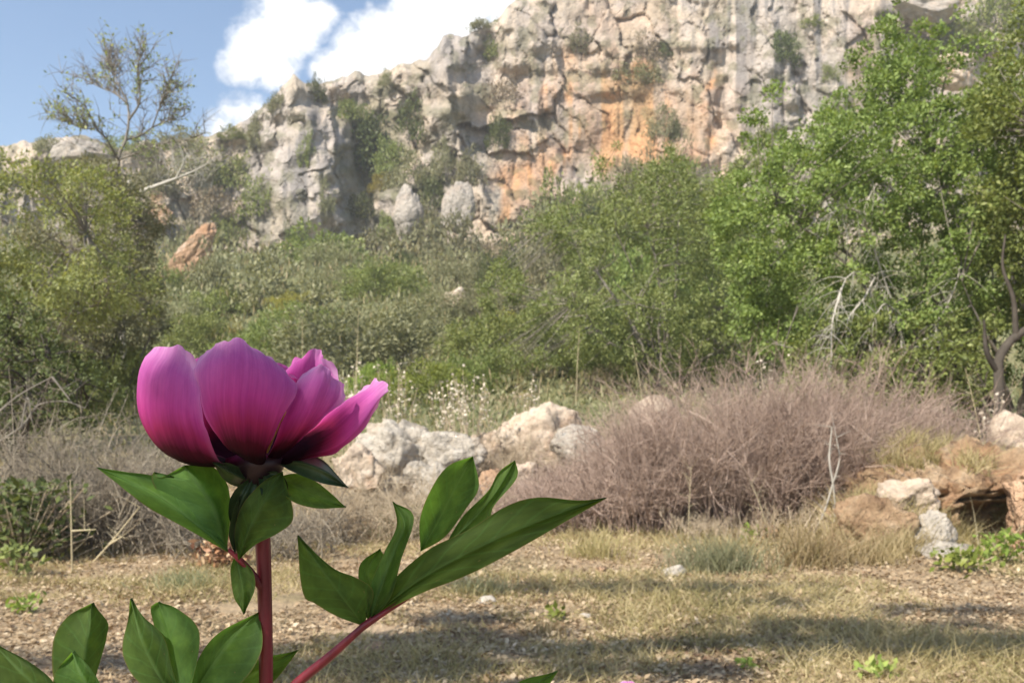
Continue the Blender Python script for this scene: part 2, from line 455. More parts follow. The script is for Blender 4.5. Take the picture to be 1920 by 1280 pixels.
def gauss(px, py, cx, cy, sx, sy):
    return np.exp(-((px - cx) / sx) ** 2 - ((py - cy) / sy) ** 2)

def cliff_depth(px, py):
    px = np.asarray(px, float); py = np.asarray(py, float)
    X, Z = px * 0.051, (HY - py) * 0.051
    wx = px + 26 * fbm(X * 0.25, Z * 0.25, seed=31, oct=3); wy = py + 26 * fbm(X * 0.25, Z * 0.25, seed=37, oct=3)
    D = 0.021 * (450 - py)
    g = lambda cx, cy, sx, sy, a: a * gauss(wx, wy, cx, cy, sx, sy)
    D = D + g(545, 330, 95, 170, -5.0) + g(552, 190, 38, 55, -2.0) + g(470, 300, 50, 80, 2.0)
    D = D + g(705, 300, 55, 130, 4.0) + g(790, 200, 30, 70, 2.2)
    D = D + g(858, 165, 36, 120, -4.5) + g(940, 120, 30, 90, 3.0) + g(905, 390, 60, 110, -2.0) + g(760, 390, 35, 50, -2.5)
    D = D + g(1160, 290, 110, 150, 1.5) + g(1060, 60, 90, 90, -1.0) + g(1290, 60, 110, 90, -0.6)
    D = D + g(1440, 110, 80, 160, -3.2) + g(1590, 150, 60, 120, -1.5) + g(1345, 230, 14, 90, 2.0)
    D = D + g(985, 350, 55, 150, -1.0)
    D = D + g(300, 420, 60, 60, -1.0) + g(120, 280, 60, 26, -2.0)
    # slanting slab edge that throws a dark seam across the wall
    s = ((px - 955) * 150 - (py - 160) * 110) / 186.0
    along = ((px - 955) * 110 + (py - 160) * 150) / 186.0
    win = sstep(-40, 10, along) * (1 - sstep(200, 250, along))
    D = D + win * 2.4 * sstep(-5, 9, s + 3 * fbm(X * 0.9, Z * 0.9, seed=77, oct=2)) * np.exp(-np.maximum(s, 0) / 70.0)
    D = D + 0.02 * np.maximum(px - 1680, 0) ** 1.0 * sstep(1670, 1760, px)
    D = D - 0.012 * np.maximum(420 - px, 0)
    # jointed blocks, flutes, bedding
    jx, jz = X + 0.3 * Z + 0.9 * fbm(X * 0.3, Z * 0.3, seed=41, oct=5), Z - 0.3 * X * 0.4 + 0.9 * fbm(X * 0.3, Z * 0.3, seed=43, oct=5)
    for sc, am, cr, sd, zs in ((0.13, 1.6, 0.6, 51, 0.42), (0.31, 0.95, 0.4, 53, 0.5), (0.75, 0.34, 0.2, 57, 0.6)):
        PL, ed, ID = facets(jx * sc, jz * sc * zs, sd)
        D = D + (ID - 0.5) * am * 0.8 + PL * am * 0.75 + cr * (1 - sstep(0.0, 0.07, ed)) * sstep(-0.3, 0.4, vnoise(X * 0.3, Z * 0.3, seed=sd + 1))
    fl = np.abs(vnoise(X * 0.7, Z * 0.1, seed=61))
    D = D + 0.4 * (1 - fl) ** 4 + 0.35 * vnoise(X * 0.12, Z * 0.9, seed=67)
    D = D + 0.7 * fbm(X * 0.2, Z * 0.2, seed=71, oct=3) + 0.1 * fbm(X * 1.3, Z * 0.9, seed=73, oct=4, gain=0.6)
    return D

DEP = cliff_depth(PX, PY)
# round the brow over at the top
CY = Y0C + DEP + 2.0 * np.clip((vv - 0.965) / 0.035, 0, 1) ** 2
Vc = np.stack([(PX - CX) / FPX * CY, CY, EYE + (HY - PY) / FPX * CY], -1)
top = Vc[-1]
plate = []
for k, dy in enumerate((0.8, 2, 4, 8, 16, 30, 60)):
    p = top.copy(); p[:, 1] += dy
    p[:, 2] += -0.05 * dy + 0.25 * fbm(p[:, 0] * 0.3, p[:, 1] * 0.3, seed=81, oct=3) - 0.3
    plate.append(p)
Vall = np.concatenate([Vc, np.stack(plate)], 0)

def cliff_color():
    X, Z = PX * 0.051, (HY - PY) * 0.051
    n = lambda f, s, fz=None: fbm(X * f, Z * (fz or f), seed=s, oct=4)
    cream = np.array([0.68, 0.56, 0.435]); grey = np.array([0.54, 0.475, 0.42]); dark = np.array([0.27, 0.25, 0.235])
    orange = np.array([0.66, 0.37, 0.19]); pink = np.array([0.54, 0.36, 0.25]); white = np.array([0.66, 0.58, 0.47]); moss = np.array([0.17, 0.17, 0.085])
    C = np.broadcast_to(cream, PX.shape + (3,)).copy()
    def lay(c, m):
        nonlocal C
        m = np.clip(m, 0, 1)[..., None]
        C = C * (1 - m) + c * m
    wx = PX + 22 * n(0.5, 101); wy = PY + 22 * n(0.5, 103)
    g = lambda cx, cy, sx, sy: gauss(wx, wy, cx, cy, sx, sy)
    lay(grey, 0.85 * sstep(-0.15, 0.35, n(0.16, 105)) + 0.5 * sstep(0.1, 0.5, n(0.6, 107)))
    lay(grey, 0.8 * (g(560, 330, 90, 150) + g(1440, 80, 110, 120) + g(1060, 60, 90, 60)))
    streak = sstep(0.05, 0.6, fbm(X * 1.1, Z * 0.09, seed=111, oct=3))
    lay(dark, 0.85 * streak * (0.45 + g(1440, 90, 190, 140) + 0.6 * g(560, 300, 100, 200) + 0.5 * g(1590, 120, 80, 130)))
    lay(dark, 0.7 * (g(1400, 130, 14, 60) + g(1330, 110, 12, 40) + g(790, 160, 26, 36) + g(1490, 110, 12, 50)))
    lay(pink, 0.75 * (g(980, 340, 70, 60) + g(1620, 120, 34, 90) + g(1290, 240, 60, 70) + 0.6 * g(1150, 30, 120, 40) + g(1800, 110, 60, 40)))
    om = g(1085, 200, 36, 60) + g(1120, 275, 80, 38) + g(1180, 215, 60, 70) + g(1240, 290, 40, 28) + 1.2 * g(1328, 210, 11, 62) + 1.4 * g(1330, 292, 18, 24) + 0.8 * g(965, 330, 26, 34) + 0.7 * g(940, 400, 24, 50) + 0.7 * g(280, 400, 26, 30) + 0.5 * g(1010, 310, 40, 30)
    vs = sstep(-0.5, 0.35, fbm(X * 1.0, Z * 0.1, seed=123, oct=3))
    om = om + 0.45 * g(1150, 220, 190, 110) + 0.4 * g(1000, 360, 60, 70)
    lay(pink, 0.5 * om)
    lay(orange, 1.3 * om * (0.1 + 0.95 * vs) * (0.66 + 0.5 * n(0.45, 121)))
    lay(np.array([0.4, 0.33, 0.2]), 0.6 * g(1190, 190, 34, 40) + 0.4 * g(1130, 160, 30, 20))
    lay(white, 0.9 * gauss(PX + 6 * n(0.8, 125), PY, 927, 385, 10, 60) + 0.5 * g(900, 340, 24, 60) + 0.45 * g(1600, 190, 26, 40))
    lay(moss, 0.75 * sstep(0.1, 0.45, n(0.35, 131)) * (0.25 + 0.75 * (g(720, 300, 80, 150) + g(480, 280, 60, 80) + g(250, 330, 240, 80) + g(930, 150, 40, 70) + g(1800, 60, 130, 120) + g(1190, 120, 60, 30))))
    lay(moss, 0.5 * sstep(0.25, 0.6, n(0.9, 135)))
    return C
CC = cliff_color()
CC = np.concatenate([CC, np.repeat(np.array([[[0.2, 0.19, 0.11]]]), 7, 0).repeat(len(pxs), 1)], 0)
ii = np.arange(Vall.shape[0] * Vall.shape[1]).reshape(Vall.shape[:2])
F = np.stack([ii[:-1, :-1], ii[:-1, 1:], ii[1:, 1:], ii[1:, :-1]], -1).reshape(-1, 4)
tag(link('cliff', mesh('cliff', Vall, F, M['cliff'], True, color={'rock': np.concatenate([CC.reshape(-1, 3), np.ones((CC.shape[0] * CC.shape[1], 1))], 1)})), kind='structure')

def hit(px, py, y0=6.0, y1=110.0):
    """where the sight line through a photograph pixel meets the slope or the cliff"""
    Y = np.exp(np.linspace(math.log(y0), math.log(y1), 700))
    z = EYE + (HY - py) / FPX * Y; x = (px - CX) / FPX * Y
    yc = Y0C + float(cliff_depth(np.array([px]), np.array([py]))[0]) if py > np.interp(px, SKYX, SKYY) else 1e9
    below = (z <= terrain(x, Y)) | (Y >= yc)
    i = int(np.argmax(below)) if below.any() else len(Y) - 1
    return min(Y[i], yc)

def on_ground(x, y):
    return float(terrain(np.array([x]), np.array([y]))[0])

# ------------------------------------------------------------------ foliage builders
def rdir(rng, n):
    return unit(rng.normal(size=(n, 3)))

def clump_leaves(rng, centres, radii, per, size, out, aspect=0.5, up=0.45, centre=None, spread=1.0):
    """leaves scattered in a soft ball round every clump centre, facing out of the crown and up"""
    k = len(centres)
    n = k * per
    c = np.repeat(centres, per, 0); r = np.repeat(np.broadcast_to(radii, (k,)), per)
    d = rdir(rng, n)
    pos = c + d * (r * spread * rng.random(n) ** 0.5)[:, None] * np.array([1, 1, 0.8])
    o = np.repeat(out, per, 0)
    N = unit(o * 0.5 + d * 0.35 + np.array([0, 0, up]) + rng.normal(size=(n, 3)) * 0.45)
    D = unit(d * 0.6 + o * 0.5 + rng.normal(size=(n, 3)) * 0.6)
    L = size * rng.uniform(0.65, 1.35, n)
    return leaves(pos, D, N, L, L * aspect)

def crown_centres(rng, k, squash=0.75, lumps=0.28, inner=0.45):
    """clump centres in an uneven dome of radius about 1, base at z 0"""
    d = rdir(rng, k); d[:, 2] = np.abs(d[:, 2]) * 1.0 - 0.12
    d = unit(d)
    bump = 1 + lumps * vnoise(d[:, 0] * 2.2 + 5, d[:, 1] * 2.2, d[:, 2] * 2.2, seed=int(rng.integers(999)))
    r = bump * (inner + (1 - inner) * rng.random(k) ** 0.6)
    c = d * r[:, None]
    c[:, 2] = np.maximum(c[:, 2] * squash * 1.25, 0.03)
    return c, d

def bush_meshes(name, seed, k, per, leaf, cr, leafmat, barkmat, squash=0.75, stems=26, stem_r=0.014, aspect=0.5, lumps=0.3):
    rng = np.random.default_rng(seed)
    c, d = crown_centres(rng, k, squash, lumps)
    V, F = clump_leaves(rng, c, cr * rng.uniform(0.6, 1.3, k), per, leaf, d, aspect)
    fol = mesh('foliage', V, F, leafmat, False)
    pick = rng.choice(k, stems, replace=stems > k)
    t = np.linspace(0, 1, 5)[None, :, None]
    base = rng.normal(size=(stems, 1, 3)) * np.array([0.07, 0.07, 0.0])
    end = c[pick][:, None] * 1.02
    mid = base * 0.5 + end * 0.5 + rng.normal(size=(stems, 1, 3)) * 0.12 * np.array([1, 1, .6])
    pts = base * (1 - t) ** 2 + 2 * mid * t * (1 - t) + end * t ** 2
    R = stem_r * (1.15 - t[..., 0]) * np.ones((stems, 1))
    Vs, Fs = tubes(pts, R, 4)
    return fol, mesh('stems', Vs, Fs, barkmat)

PROTO = {}
def proto(key, n, **kw):
    PROTO[key] = [bush_meshes(key, 100 * len(PROTO) + 7 * i, **kw) for i in range(n)]
# far: seen small.  mid: some 20-40 m off.
proto('olive_far', 3, k=110, per=26, leaf=0.105, cr=0.2, leafmat=M['olive'], barkmat=M['bark'])
proto('green_far', 3, k=110, per=26, leaf=0.105, cr=0.2, leafmat=M['green'], barkmat=M['bark'])
proto('dark_far', 2, k=110, per=26, leaf=0.105, cr=0.2, leafmat=M['dark'], barkmat=M['darkbark'])
proto('yellow_far', 2, k=90, per=24, leaf=0.1, cr=0.2, leafmat=M['yellow'], barkmat=M['bark'])
proto('brown_far', 2, k=100, per=16, leaf=0.09, cr=0.2, leafmat=M['brownleaf'], barkmat=M['greytwig'], stems=60, stem_r=0.02)
proto('olive_mid', 3, k=300, per=46, leaf=0.052, cr=0.15, leafmat=M['olive'], barkmat=M['palebark'], stems=46, aspect=0.4, stem_r=0.010)
proto('green_mid', 3, k=300, per=46, leaf=0.052, cr=0.15, leafmat=M['green'], barkmat=M['bark'], stems=40, stem_r=0.010)
proto('dark_mid', 2, k=260, per=46, leaf=0.055, cr=0.14, leafmat=M['dark'], barkmat=M['darkbark'], stems=40)
proto('carob_mid', 3, k=260, per=46, leaf=0.058, cr=0.15, leafmat=M['carob'], barkmat=M['bark'], stems=40, aspect=0.6)
proto('yellow_mid', 2, k=220, per=40, leaf=0.05, cr=0.13, leafmat=M['yellow'], barkmat=M['bark'], stems=40)
proto('lush_mid', 2, k=220, per=40, leaf=0.06, cr=0.13, leafmat=M['lush'], barkmat=M['bark'], stems=40)
proto('brown_mid', 2, k=200, per=22, leaf=0.04, cr=0.14, leafmat=M['brownleaf'], barkmat=M['greytwig'], stems=160, stem_r=0.008)

BR = np.random.default_rng(4242)
def bush(kind, px, py, wpx, hpx, label, Y=None, name='bush', cat='bush', group='bushes on the slope and cliff', sink=0.06):
    """px, py is the foot of the bush in the photograph; it stands where that sight line meets the ground"""
    Yh = hit(px, py) if Y is None else Y
    p = P(px, py, Yh)
    if Y is not None: p[2] = on_ground(p[0], p[1])
    fol, st = PROTO[kind][int(BR.integers(len(PROTO[kind])))]
    s = wpx / FPX * Yh / 2 / 0.9
    hz = hpx / FPX * Yh / 0.88
    o = thing(name, label, cat, (p[0], p[1] + s * 0.25, p[2] - sink * hz), float(BR.uniform(0, 6.28)), group)
    o.scale = (s, s, hz)
    a = link('foliage', fol, o); b = link('stems', st, o)
    return o

# ---- bushes on the cliff: kind, foot column, foot row, width, height, label
CLIFF_BUSHES = [
 ('dark_far', 590, 186, 34, 46, 'small dark bush just behind the grey pinnacle tip'),
 ('olive_far', 517, 204, 36, 36, 'rounded olive bush on the skyline shoulder below the grey pinnacle'),
 ('olive_far', 482, 268, 44, 66, 'tall olive bush on the lower skyline step beside the pale buttress'),
 ('green_far', 440, 262, 60, 26, 'low green bush where the bare tree meets the ridge skyline'),
 ('brown_far', 632, 190, 50, 26, 'brownish scrub under the little rock cap beside the pinnacle'),
 ('dark_far', 672, 268, 92, 70, 'dark green bush at the head of the wide gully'),
 ('green_far', 655, 226, 60, 40, 'green bush topmost in the wide gully'),
 ('dark_far', 690, 316, 110, 80, 'broadest dark green bush halfway down the wide gully'),
 ('green_far', 735, 324, 66, 60, 'green bush on the sunny side of the wide gully'),
 ('olive_far', 765, 348, 80, 60, 'grey-green bush low in the wide gully'),
 ('dark_far', 785, 256, 70, 78, 'blue-green bush in the recess beneath the dark rock hollow'),
 ('olive_far', 730, 160, 36, 30, 'small olive bush on the ridge between the pinnacle and the column'),
 ('green_far', 572, 308, 36, 54, 'upright bush in the crack of the pale buttress face'),
 ('green_far', 498, 398, 76, 66, 'bright green bush at the foot of the pale buttress edge'),
 ('dark_far', 552, 458, 30, 62, 'slim dark bush in the slot at the buttress foot'),
 ('olive_far', 610, 392, 30, 50, 'narrow olive bush on the face of the pale buttress'),
 ('dark_far', 664, 404, 60, 44, 'dark bush on the ledge under the wide gully'),
 ('yellow_far', 716, 356, 54, 32, 'yellow-green patch of bush at the foot of the wide gully'),
 ('olive_far', 832, 330, 52, 64, 'olive bush standing below the pale rock column'),
 ('olive_far', 876, 342, 52, 66, 'olive bush with a pale stem below the rock column'),
 ('dark_far', 812, 382, 46, 60, 'dark bush between the small outcrops below the column'),
 ('green_far', 932, 106, 52, 60, 'fresh green bush in the notch behind the pale column'),
 ('olive_far', 900, 52, 46, 20, 'low olive bush on the brow behind the pale column'),
 ('brown_far', 936, 190, 74, 50, 'brownish bush filling the gully behind the pale column'),
 ('dark_far', 936, 268, 46, 54, 'round dark bush above the pink foot of the main wall'),
 ('olive_far', 1090, 94, 50, 46, 'olive bush hanging on the upper main wall'),
 ('brown_far', 1208, 108, 62, 64, 'brown withered bush on the upper main wall'),
 ('olive_far', 1192, 154, 84, 40, 'olive bush draped above the orange alcove'),
 ('dark_far', 1248, 104, 30, 26, 'tiny dark bush next to the withered brown bush'),
 ('dark_far', 1470, 110, 56, 56, 'dark bush in the fork above the tilted rock block'),
 ('green_far', 1520, 52, 44, 20, 'sliver of green bush high on the streaked grey wall'),
 ('olive_far', 1246, 252, 56, 50, 'olive bush inside the orange alcove'),
 ('dark_far', 1264, 262, 22, 40, 'dark slit-like bush beside the orange alcove'),
 ('green_far', 1556, 150, 30, 28, 'little bush on the cream foot of the streaked wall'),
 ('olive_far', 1746, 40, 110, 50, 'olive thicket on the far hill brow beyond the carob top'),
 ('green_far', 1800, 90, 120, 60, 'green thicket above the tan scar on the far hill'),
 ('brown_far', 1700, 70, 80, 40, 'brownish scrub on the far hill next to the cliff end'),
 ('green_far', 1880, 60, 120, 90, 'big green thicket at the far hill edge'),
 ('olive_far', 330, 280, 90, 40, 'olive scrub on the far ridge behind the bare tree'),
 ('green_far', 240, 288, 80, 36, 'green scrub on the far ridge next to the pale ledge'),
 ('olive_far', 90, 284, 60, 30, 'olive scrub on the far ridge over the leafy almond'),
 ('olive_far', 370, 330, 110, 60, 'grey-green bush on the far slope under the bare tree'),
 ('green_far', 440, 350, 80, 60, 'green bush on the shaded flank of the pale buttress'),
 ('brown_far', 400, 400, 90, 60, 'brown scrub between the orange rock and the buttress'),
 ('olive_far', 290, 360, 90, 60, 'olive bush above the small orange scar'),
 ('green_far', 432, 452, 70, 60, 'green bush beside the top of the orange outcrop'),
]
for k, x, y, wd, ht, lb in CLIFF_BUSHES:
    bush(k, x, y, wd, ht, lb, group='bushes growing on the cliff')

# ---- bushes on the slope
SLOPE_BUSHES = [
 ('green_far', 600, 500, 150, 70, 'green bush below the slot at the buttress foot'),
 ('olive_far', 700, 480, 130, 60, 'wide olive bush along the cliff foot below the gully'),
 ('olive_far', 790, 480, 110, 100, 'tall grey-green bush under the small grey outcrop'),
 ('olive_far', 850, 500, 110, 90, 'grey-green bush just short of the white streak'),
 ('olive_far', 1000, 480, 120, 100, 'olive bush at the base of the white streak'),
 ('brown_far', 920, 490, 70, 40, 'straw-brown scrub directly under the white streak'),
 ('green_far', 1065, 450, 120, 110, 'green bush under the pink boulder slab'),
 ('olive_mid', 1235, 430, 170, 155, 'round-headed olive bush standing in front of the orange alcove'),
 ('green_mid', 1140, 470, 150, 130, 'green bush between the olive round-head and the slab'),
 ('carob_mid', 1330, 470, 170, 150, 'bright bush in front of the orange stripe'),
 ('olive_far', 500, 520, 130, 60, 'grey-green bush at the outcrop end of the slope'),
 ('olive_far', 490, 585, 150, 90, 'large silvery bush below the orange outcrop'),
 ('green_far', 400, 600, 110, 60, 'green bush downhill of the orange outcrop'),
 ('yellow_mid', 545, 590, 90, 46, 'low mustard-yellow bush above the silvery dome'),
 ('olive_mid', 610, 560, 130, 60, 'pale grass-like bush next to the mustard one'),
 ('green_mid', 720, 560, 170, 80, 'green bush uphill of the silvery dome'),
 ('dark_mid', 760, 520, 80, 50, 'dark bush in the middle of the slope'),
 ('olive_mid', 860, 550, 130, 80, 'grey-green bush uphill of the bare tan patch'),
 ('dark_mid', 950, 540, 110, 70, 'dark green bush beside the bare tan patch'),
 ('olive_mid', 1040, 560, 170, 140, 'tall loose olive bush in the middle of the slope'),
 ('green_mid', 1130, 570, 150, 140, 'green bush leaning into the tall olive one'),
 ('carob_mid', 1230, 600, 190, 170, 'bright green bush behind the dark hollow'),
 ('dark_mid', 1330, 690, 240, 140, 'dark shaded bush beside the mauve twig mound'),
 ('carob_mid', 1400, 640, 200, 170, 'glossy green bush above the mauve twig mound'),
 ('dark_mid', 1500, 690, 200, 130, 'dark bush under the carob boughs'),
 ('olive_mid', 660, 690, 330, 140, 'broad silvery-green dome bush behind the flower'),
 ('olive_mid', 760, 680, 190, 110, 'silvery bush joined to the dome by its side'),
 ('brown_mid', 545, 690, 120, 60, 'tan withered bush beside the silvery dome'),
 ('green_mid', 930, 690, 220, 110, 'wide green bush above the boulders'),
 ('green_mid', 1060, 680, 200, 120, 'green bush below the tall loose olive bush'),
 ('olive_mid', 1000, 700, 130, 70, 'grey-green bush close above the white-flowered stalks'),
 ('lush_mid', 790, 752, 170, 76, 'vivid yellow-green bush behind the pale boulder'),
 ('lush_mid', 700, 740, 110, 60, 'vivid green bush by the far petal tip'),
 ('green_mid', 880, 730, 130, 70, 'green bush behind the white-flowered stalks'),
 ('green_mid', 1160, 720, 170, 110, 'green bush crossed by a tall dry stalk'),
 ('lush_mid', 1330, 720, 140, 60, 'bright low bush at the back of the mauve mound'),
 ('brown_mid', 1130, 740, 120, 60, 'rusty scrub at the foot of the green slope'),
 ('yellow_mid', 420, 650, 120, 50, 'yellowish bush just above the petals'),
 ('green_mid', 360, 660, 130, 80, 'green bush uphill of the outer petal'),
 ('olive_mid', 320, 640, 130, 90, 'grey-green bush next to the leafy almond'),
 ('olive_far', 398, 560, 80, 96, 'tall olive bush overlapping the slanting orange outcrop'),
 ('green_far', 318, 560, 60, 60, 'green bush tucked in at the foot of the slanting orange outcrop'),
 ('olive_far', 352, 470, 60, 50, 'small olive bush rooted above the slanting orange outcrop'),
 ('olive_far', 800, 446, 70, 60, 'olive bush between the two grey outcrops of the cliff foot'),
 ('green_far', 735, 450, 60, 50, 'green bush at the gully side of the rounded grey outcrop'),
 ('yellow_mid', 960, 640, 130, 60, 'yellowish low bush in front of the bushy carob'),
 ('olive_mid', 1080, 640, 150, 110, 'silvery shrub in front of the bushy carob'),
 ('carob_mid', 1180, 700, 170, 130, 'bright shrub at the skirt of the bushy carob'),
 ('brown_mid', 1290, 640, 110, 80, 'half-dry shrub in the middle of the bushy carob front'),
 ('brown_mid', 270, 580, 70, 60, 'brownish bush between the almond and the orange outcrop'),
 ('green_mid', 225, 790, 150, 150, 'small green bush hiding the stems under the leafy almond'),
 ('olive_mid', 620, 520, 150, 70, 'dusty shrub under the wide olive bush of the cliff foot'),
 ('green_mid', 560, 640, 170, 80, 'green shrub between the mustard bush and the flower'),
 ('olive_mid', 800, 610, 170, 70, 'dusty shrub beside the bare tan patch'),
 ('olive_mid', 1020, 620, 190, 90, 'dusty shrub beneath the tall loose olive bush'),
 ('green_mid', 1130, 650, 190, 110, 'green shrub between the tall dry stalks'),
 ('olive_mid', 930, 600, 150, 80, 'grey shrub downhill of the dark green bush'),
 ('green_mid', 470, 690, 170, 80, 'green shrub just behind the tallest petal'),
 ('carob_mid', 1300, 560, 210, 170, 'shiny green shrub where the carob meets the slope'),
 ('green_mid', 240, 750, 110, 100, 'small green bush beside the outer petal'),
]
for k, x, y, wd, ht, lb in SLOPE_BUSHES:
    bush(k, x, y, wd, ht, lb, group='bushes on the slope below the cliff')

# undergrowth that fills the slope
rng = np.random.default_rng(77)
n = 4800
Yd = 12.5 * np.exp(rng.random(n) * math.log(88 / 12.5))
Xd = rng.uniform(-0.72, 0.72, n) * Yd
dens = vnoise(Xd * 0.25, Yd * 0.25, seed=5) + 0.5 * vnoise(Xd * 0.9, Yd * 0.9, seed=6)
keep = dens > -0.55
Xd, Yd = Xd[keep], Yd[keep]
Zd = terrain(Xd, Yd)
cen = np.stack([Xd, Yd, Zd + 0.006 * Yd], -1)
per = 13
c = np.repeat(cen, per, 0); sz = np.repeat(0.0042 * Yd, per)
d = rdir(rng, len(c))
pos = c + d * (sz * 4.0)[:, None] * np.array([1.3, 1.3, 0.9])
V, F = leaves(pos, unit(d + [0, 0, .5]), unit(rng.normal(size=d.shape) * .6 + [0, -0.2, 0.7]), sz * rng.uniform(1.0, 2.2, len(c)), sz * rng.uniform(0.5, 0.9, len(c)))
u_ = tag(link('undergrowth', mesh('undergrowth', V, F, M['olive'], False)), kind='stuff')
sel = rng.random(len(cen)) < 0.4
c = np.repeat(cen[sel], 12, 0); sz = np.repeat(0.004 * Yd[sel], 12); d = rdir(rng, len(c))
pos = c + d * (sz * 4.5)[:, None]
V, F = leaves(pos, unit(d * .5 + [0, 0, 1.]), rng.normal(size=d.shape), sz * rng.uniform(1.5, 3.4, len(c)), sz * rng.uniform(0.2, 0.4, len(c)))
tag(link('dry_grass', mesh('dry_grass', V, F, M['grass'], False)), kind='stuff')

# ------------------------------------------------------------------ the big trees
def poly_inside(poly, x, y):
    poly = np.asarray(poly, float); ins = np.zeros(x.shape, bool); j = len(poly) - 1
    for i in range(len(poly)):
        xi, yi = poly[i]; xj, yj = poly[j]
        ins ^= ((yi > y) != (yj > y)) & (x < (xj - xi) * (y - yi) / (yj - yi + 1e-12) + xi)
        j = i
    return ins

def poly_dist(poly, x, y):
    poly = np.asarray(poly, float); best = np.full(x.shape, 1e9)
    for a, b in zip(poly, np.roll(poly, -1, 0)):
        ab = b - a; t = np.clip(((x - a[0]) * ab[0] + (y - a[1]) * ab[1]) / (ab @ ab), 0, 1)
        best = np.minimum(best, np.hypot(x - a[0] - t * ab[0], y - a[1] - t * ab[1]))
    return best

def tree(name, label, cat, base, outline, Yc, thick, k, per, leaf, cr, leafmat, barkmat, seed, trunk_r, holes=0.0, limbs=9, aspect=0.5, group=None, hscale=0.55, twig_r=0.008):
    """crown: clumps in a body whose front view follows the outline (metres, x z) and whose depth is round"""
    rng = np.random.default_rng(seed)
    o = thing(name, label, cat, base, 0, group)
    b = np.array(base)
    poly = np.array([P(x, y, Yc)[[0, 2]] for x, y in outline])
    lo, hi = poly.min(0), poly.max(0)
    C = []
    while sum(len(q) for q in C) < k:
        x = rng.uniform(lo[0], hi[0], 4000); z = rng.uniform(lo[1], hi[1], 4000)
        ok = poly_inside(poly, x, z)
        dist = poly_dist(poly, x, z)
        edge = 0.5 + 1.4 * (vnoise(x * 1.3, z * 1.3, seed=seed + 2) + 0.7 * vnoise(x * 3.1, z * 3.1, seed=seed + 4))
        ok |= (dist < 0.42) & (edge > 1.0) & (dist < 0.38 * edge)
        ok &= (dist > 0.25) | (edge > 0.35)
        ok &= vnoise(x * hscale, z * hscale, seed=seed) + 0.6 * vnoise(x * 1.7, z * 1.7, seed=seed + 1) > -0.75 + holes
        x, z, dist = x[ok], z[ok], dist[ok]
        dep = thick * np.sqrt(np.clip(dist / (0.45 * thick), 0, 1)) * rng.uniform(-1, 1, len(x))
        q = np.stack([x, Yc + dep, z], -1)
        C.append(q)
    C = np.concatenate(C)[:k]
    mid = np.array([poly[:, 0].mean(), Yc, poly[:, 1].mean()])
    out = unit(C - mid)
    V, F = clump_leaves(rng, C, cr * rng.uniform(0.55, 1.3, k), per, leaf, out, aspect)
    link('crown', mesh('crown', V - b, F, leafmat, False), o)
    # limbs fan out from the foot, twigs run from the limbs to the clumps
    far = C[rng.choice(k, limbs, replace=False)]
    T, R = [], []
    t = np.linspace(0, 1, 12)[:, None]
    L = []
    for e in far:
        mp = b * 0.45 + e * 0.55 + rng.normal(size=3) * 0.35; mp[2] += 0.25 * abs(e[0] - b[0]) * 0.5
        p = b * (1 - t) ** 2 + 2 * mp * t * (1 - t) + e * t ** 2
        p[1:-1] += rng.normal(size=(10, 3)) * 0.05
        L.append(p)
    L = np.array(L); Rl = trunk_r * (1.0 - 0.88 * t[None, :, 0]) * rng.uniform(0.55, 1.0, (limbs, 1))
    parts = [tubes(L, Rl, 7)]
    nodes = L[:, 4:].reshape(-1, 3)
    sel = rng.choice(k, min(k, 420), replace=False)
    e = C[sel]
    dd = np.linalg.norm(e[:, None] - nodes[None], axis=2); near = nodes[np.argmin(dd, 1)]
    tt = np.linspace(0, 1, 6)[None, :, None]
    mp = (near + e) / 2 + rng.normal(size=e.shape) * 0.12
    pts = near[:, None] * (1 - tt) ** 2 + 2 * mp[:, None] * tt * (1 - tt) + e[:, None] * tt ** 2
    parts.append(tubes(pts, twig_r * (1.6 - 1.2 * tt[..., 0]) * np.ones((len(e), 1)), 4))
    Vt, Ft = join(parts)
    link('trunk', mesh('trunk', Vt - b, Ft, barkmat), o)
    return o

def foot(px, Y):
    x = (px - CX) / FPX * Y
    return (x, Y, on_ground(x, Y) - 0.05)

# carob on the right: outline in photograph pixels
tree('carob_tree', 'big bright green carob tree spreading in front of the cliff, dark hollow at its foot', 'tree', foot(1900, 14.5),
     [(1335, 420), (1375, 330), (1420, 260), (1480, 215), (1530, 225), (1590, 215), (1640, 200), (1650, 130), (1672, 70), (1688, 40), (1706, 110), (1740, 190), (1800, 170), (1840, 200), (1870, 170), (1920, 130), (2060, 160), (2120, 400), (2080, 640), (1960, 690), (1900, 640), (1850, 560), (1800, 660), (1780, 740), (1640, 755), (1560, 740), (1500, 730), (1450, 650), (1400, 560), (1350, 470)],
     14.5, 2.2, 1800, 80, 0.064, 0.18, M['carob'], M['bark'], 11, 0.07, holes=0.16, limbs=16, aspect=0.55)
tree('carob_tree', 'carob tree reaching in at the picture edge with its crown above the earth bank', 'tree', foot(2050, 12.0),
     [(1840, 180), (1890, 40), (1960, -30), (2100, -40), (2240, 200), (2260, 600), (2120, 700), (1990, 640), (1900, 500), (1860, 380), (1880, 290)],
     12.0, 1.8, 700, 80, 0.065, 0.2, M['carob'], M['bark'], 12, 0.12, holes=0.1, limbs=9, aspect=0.55)
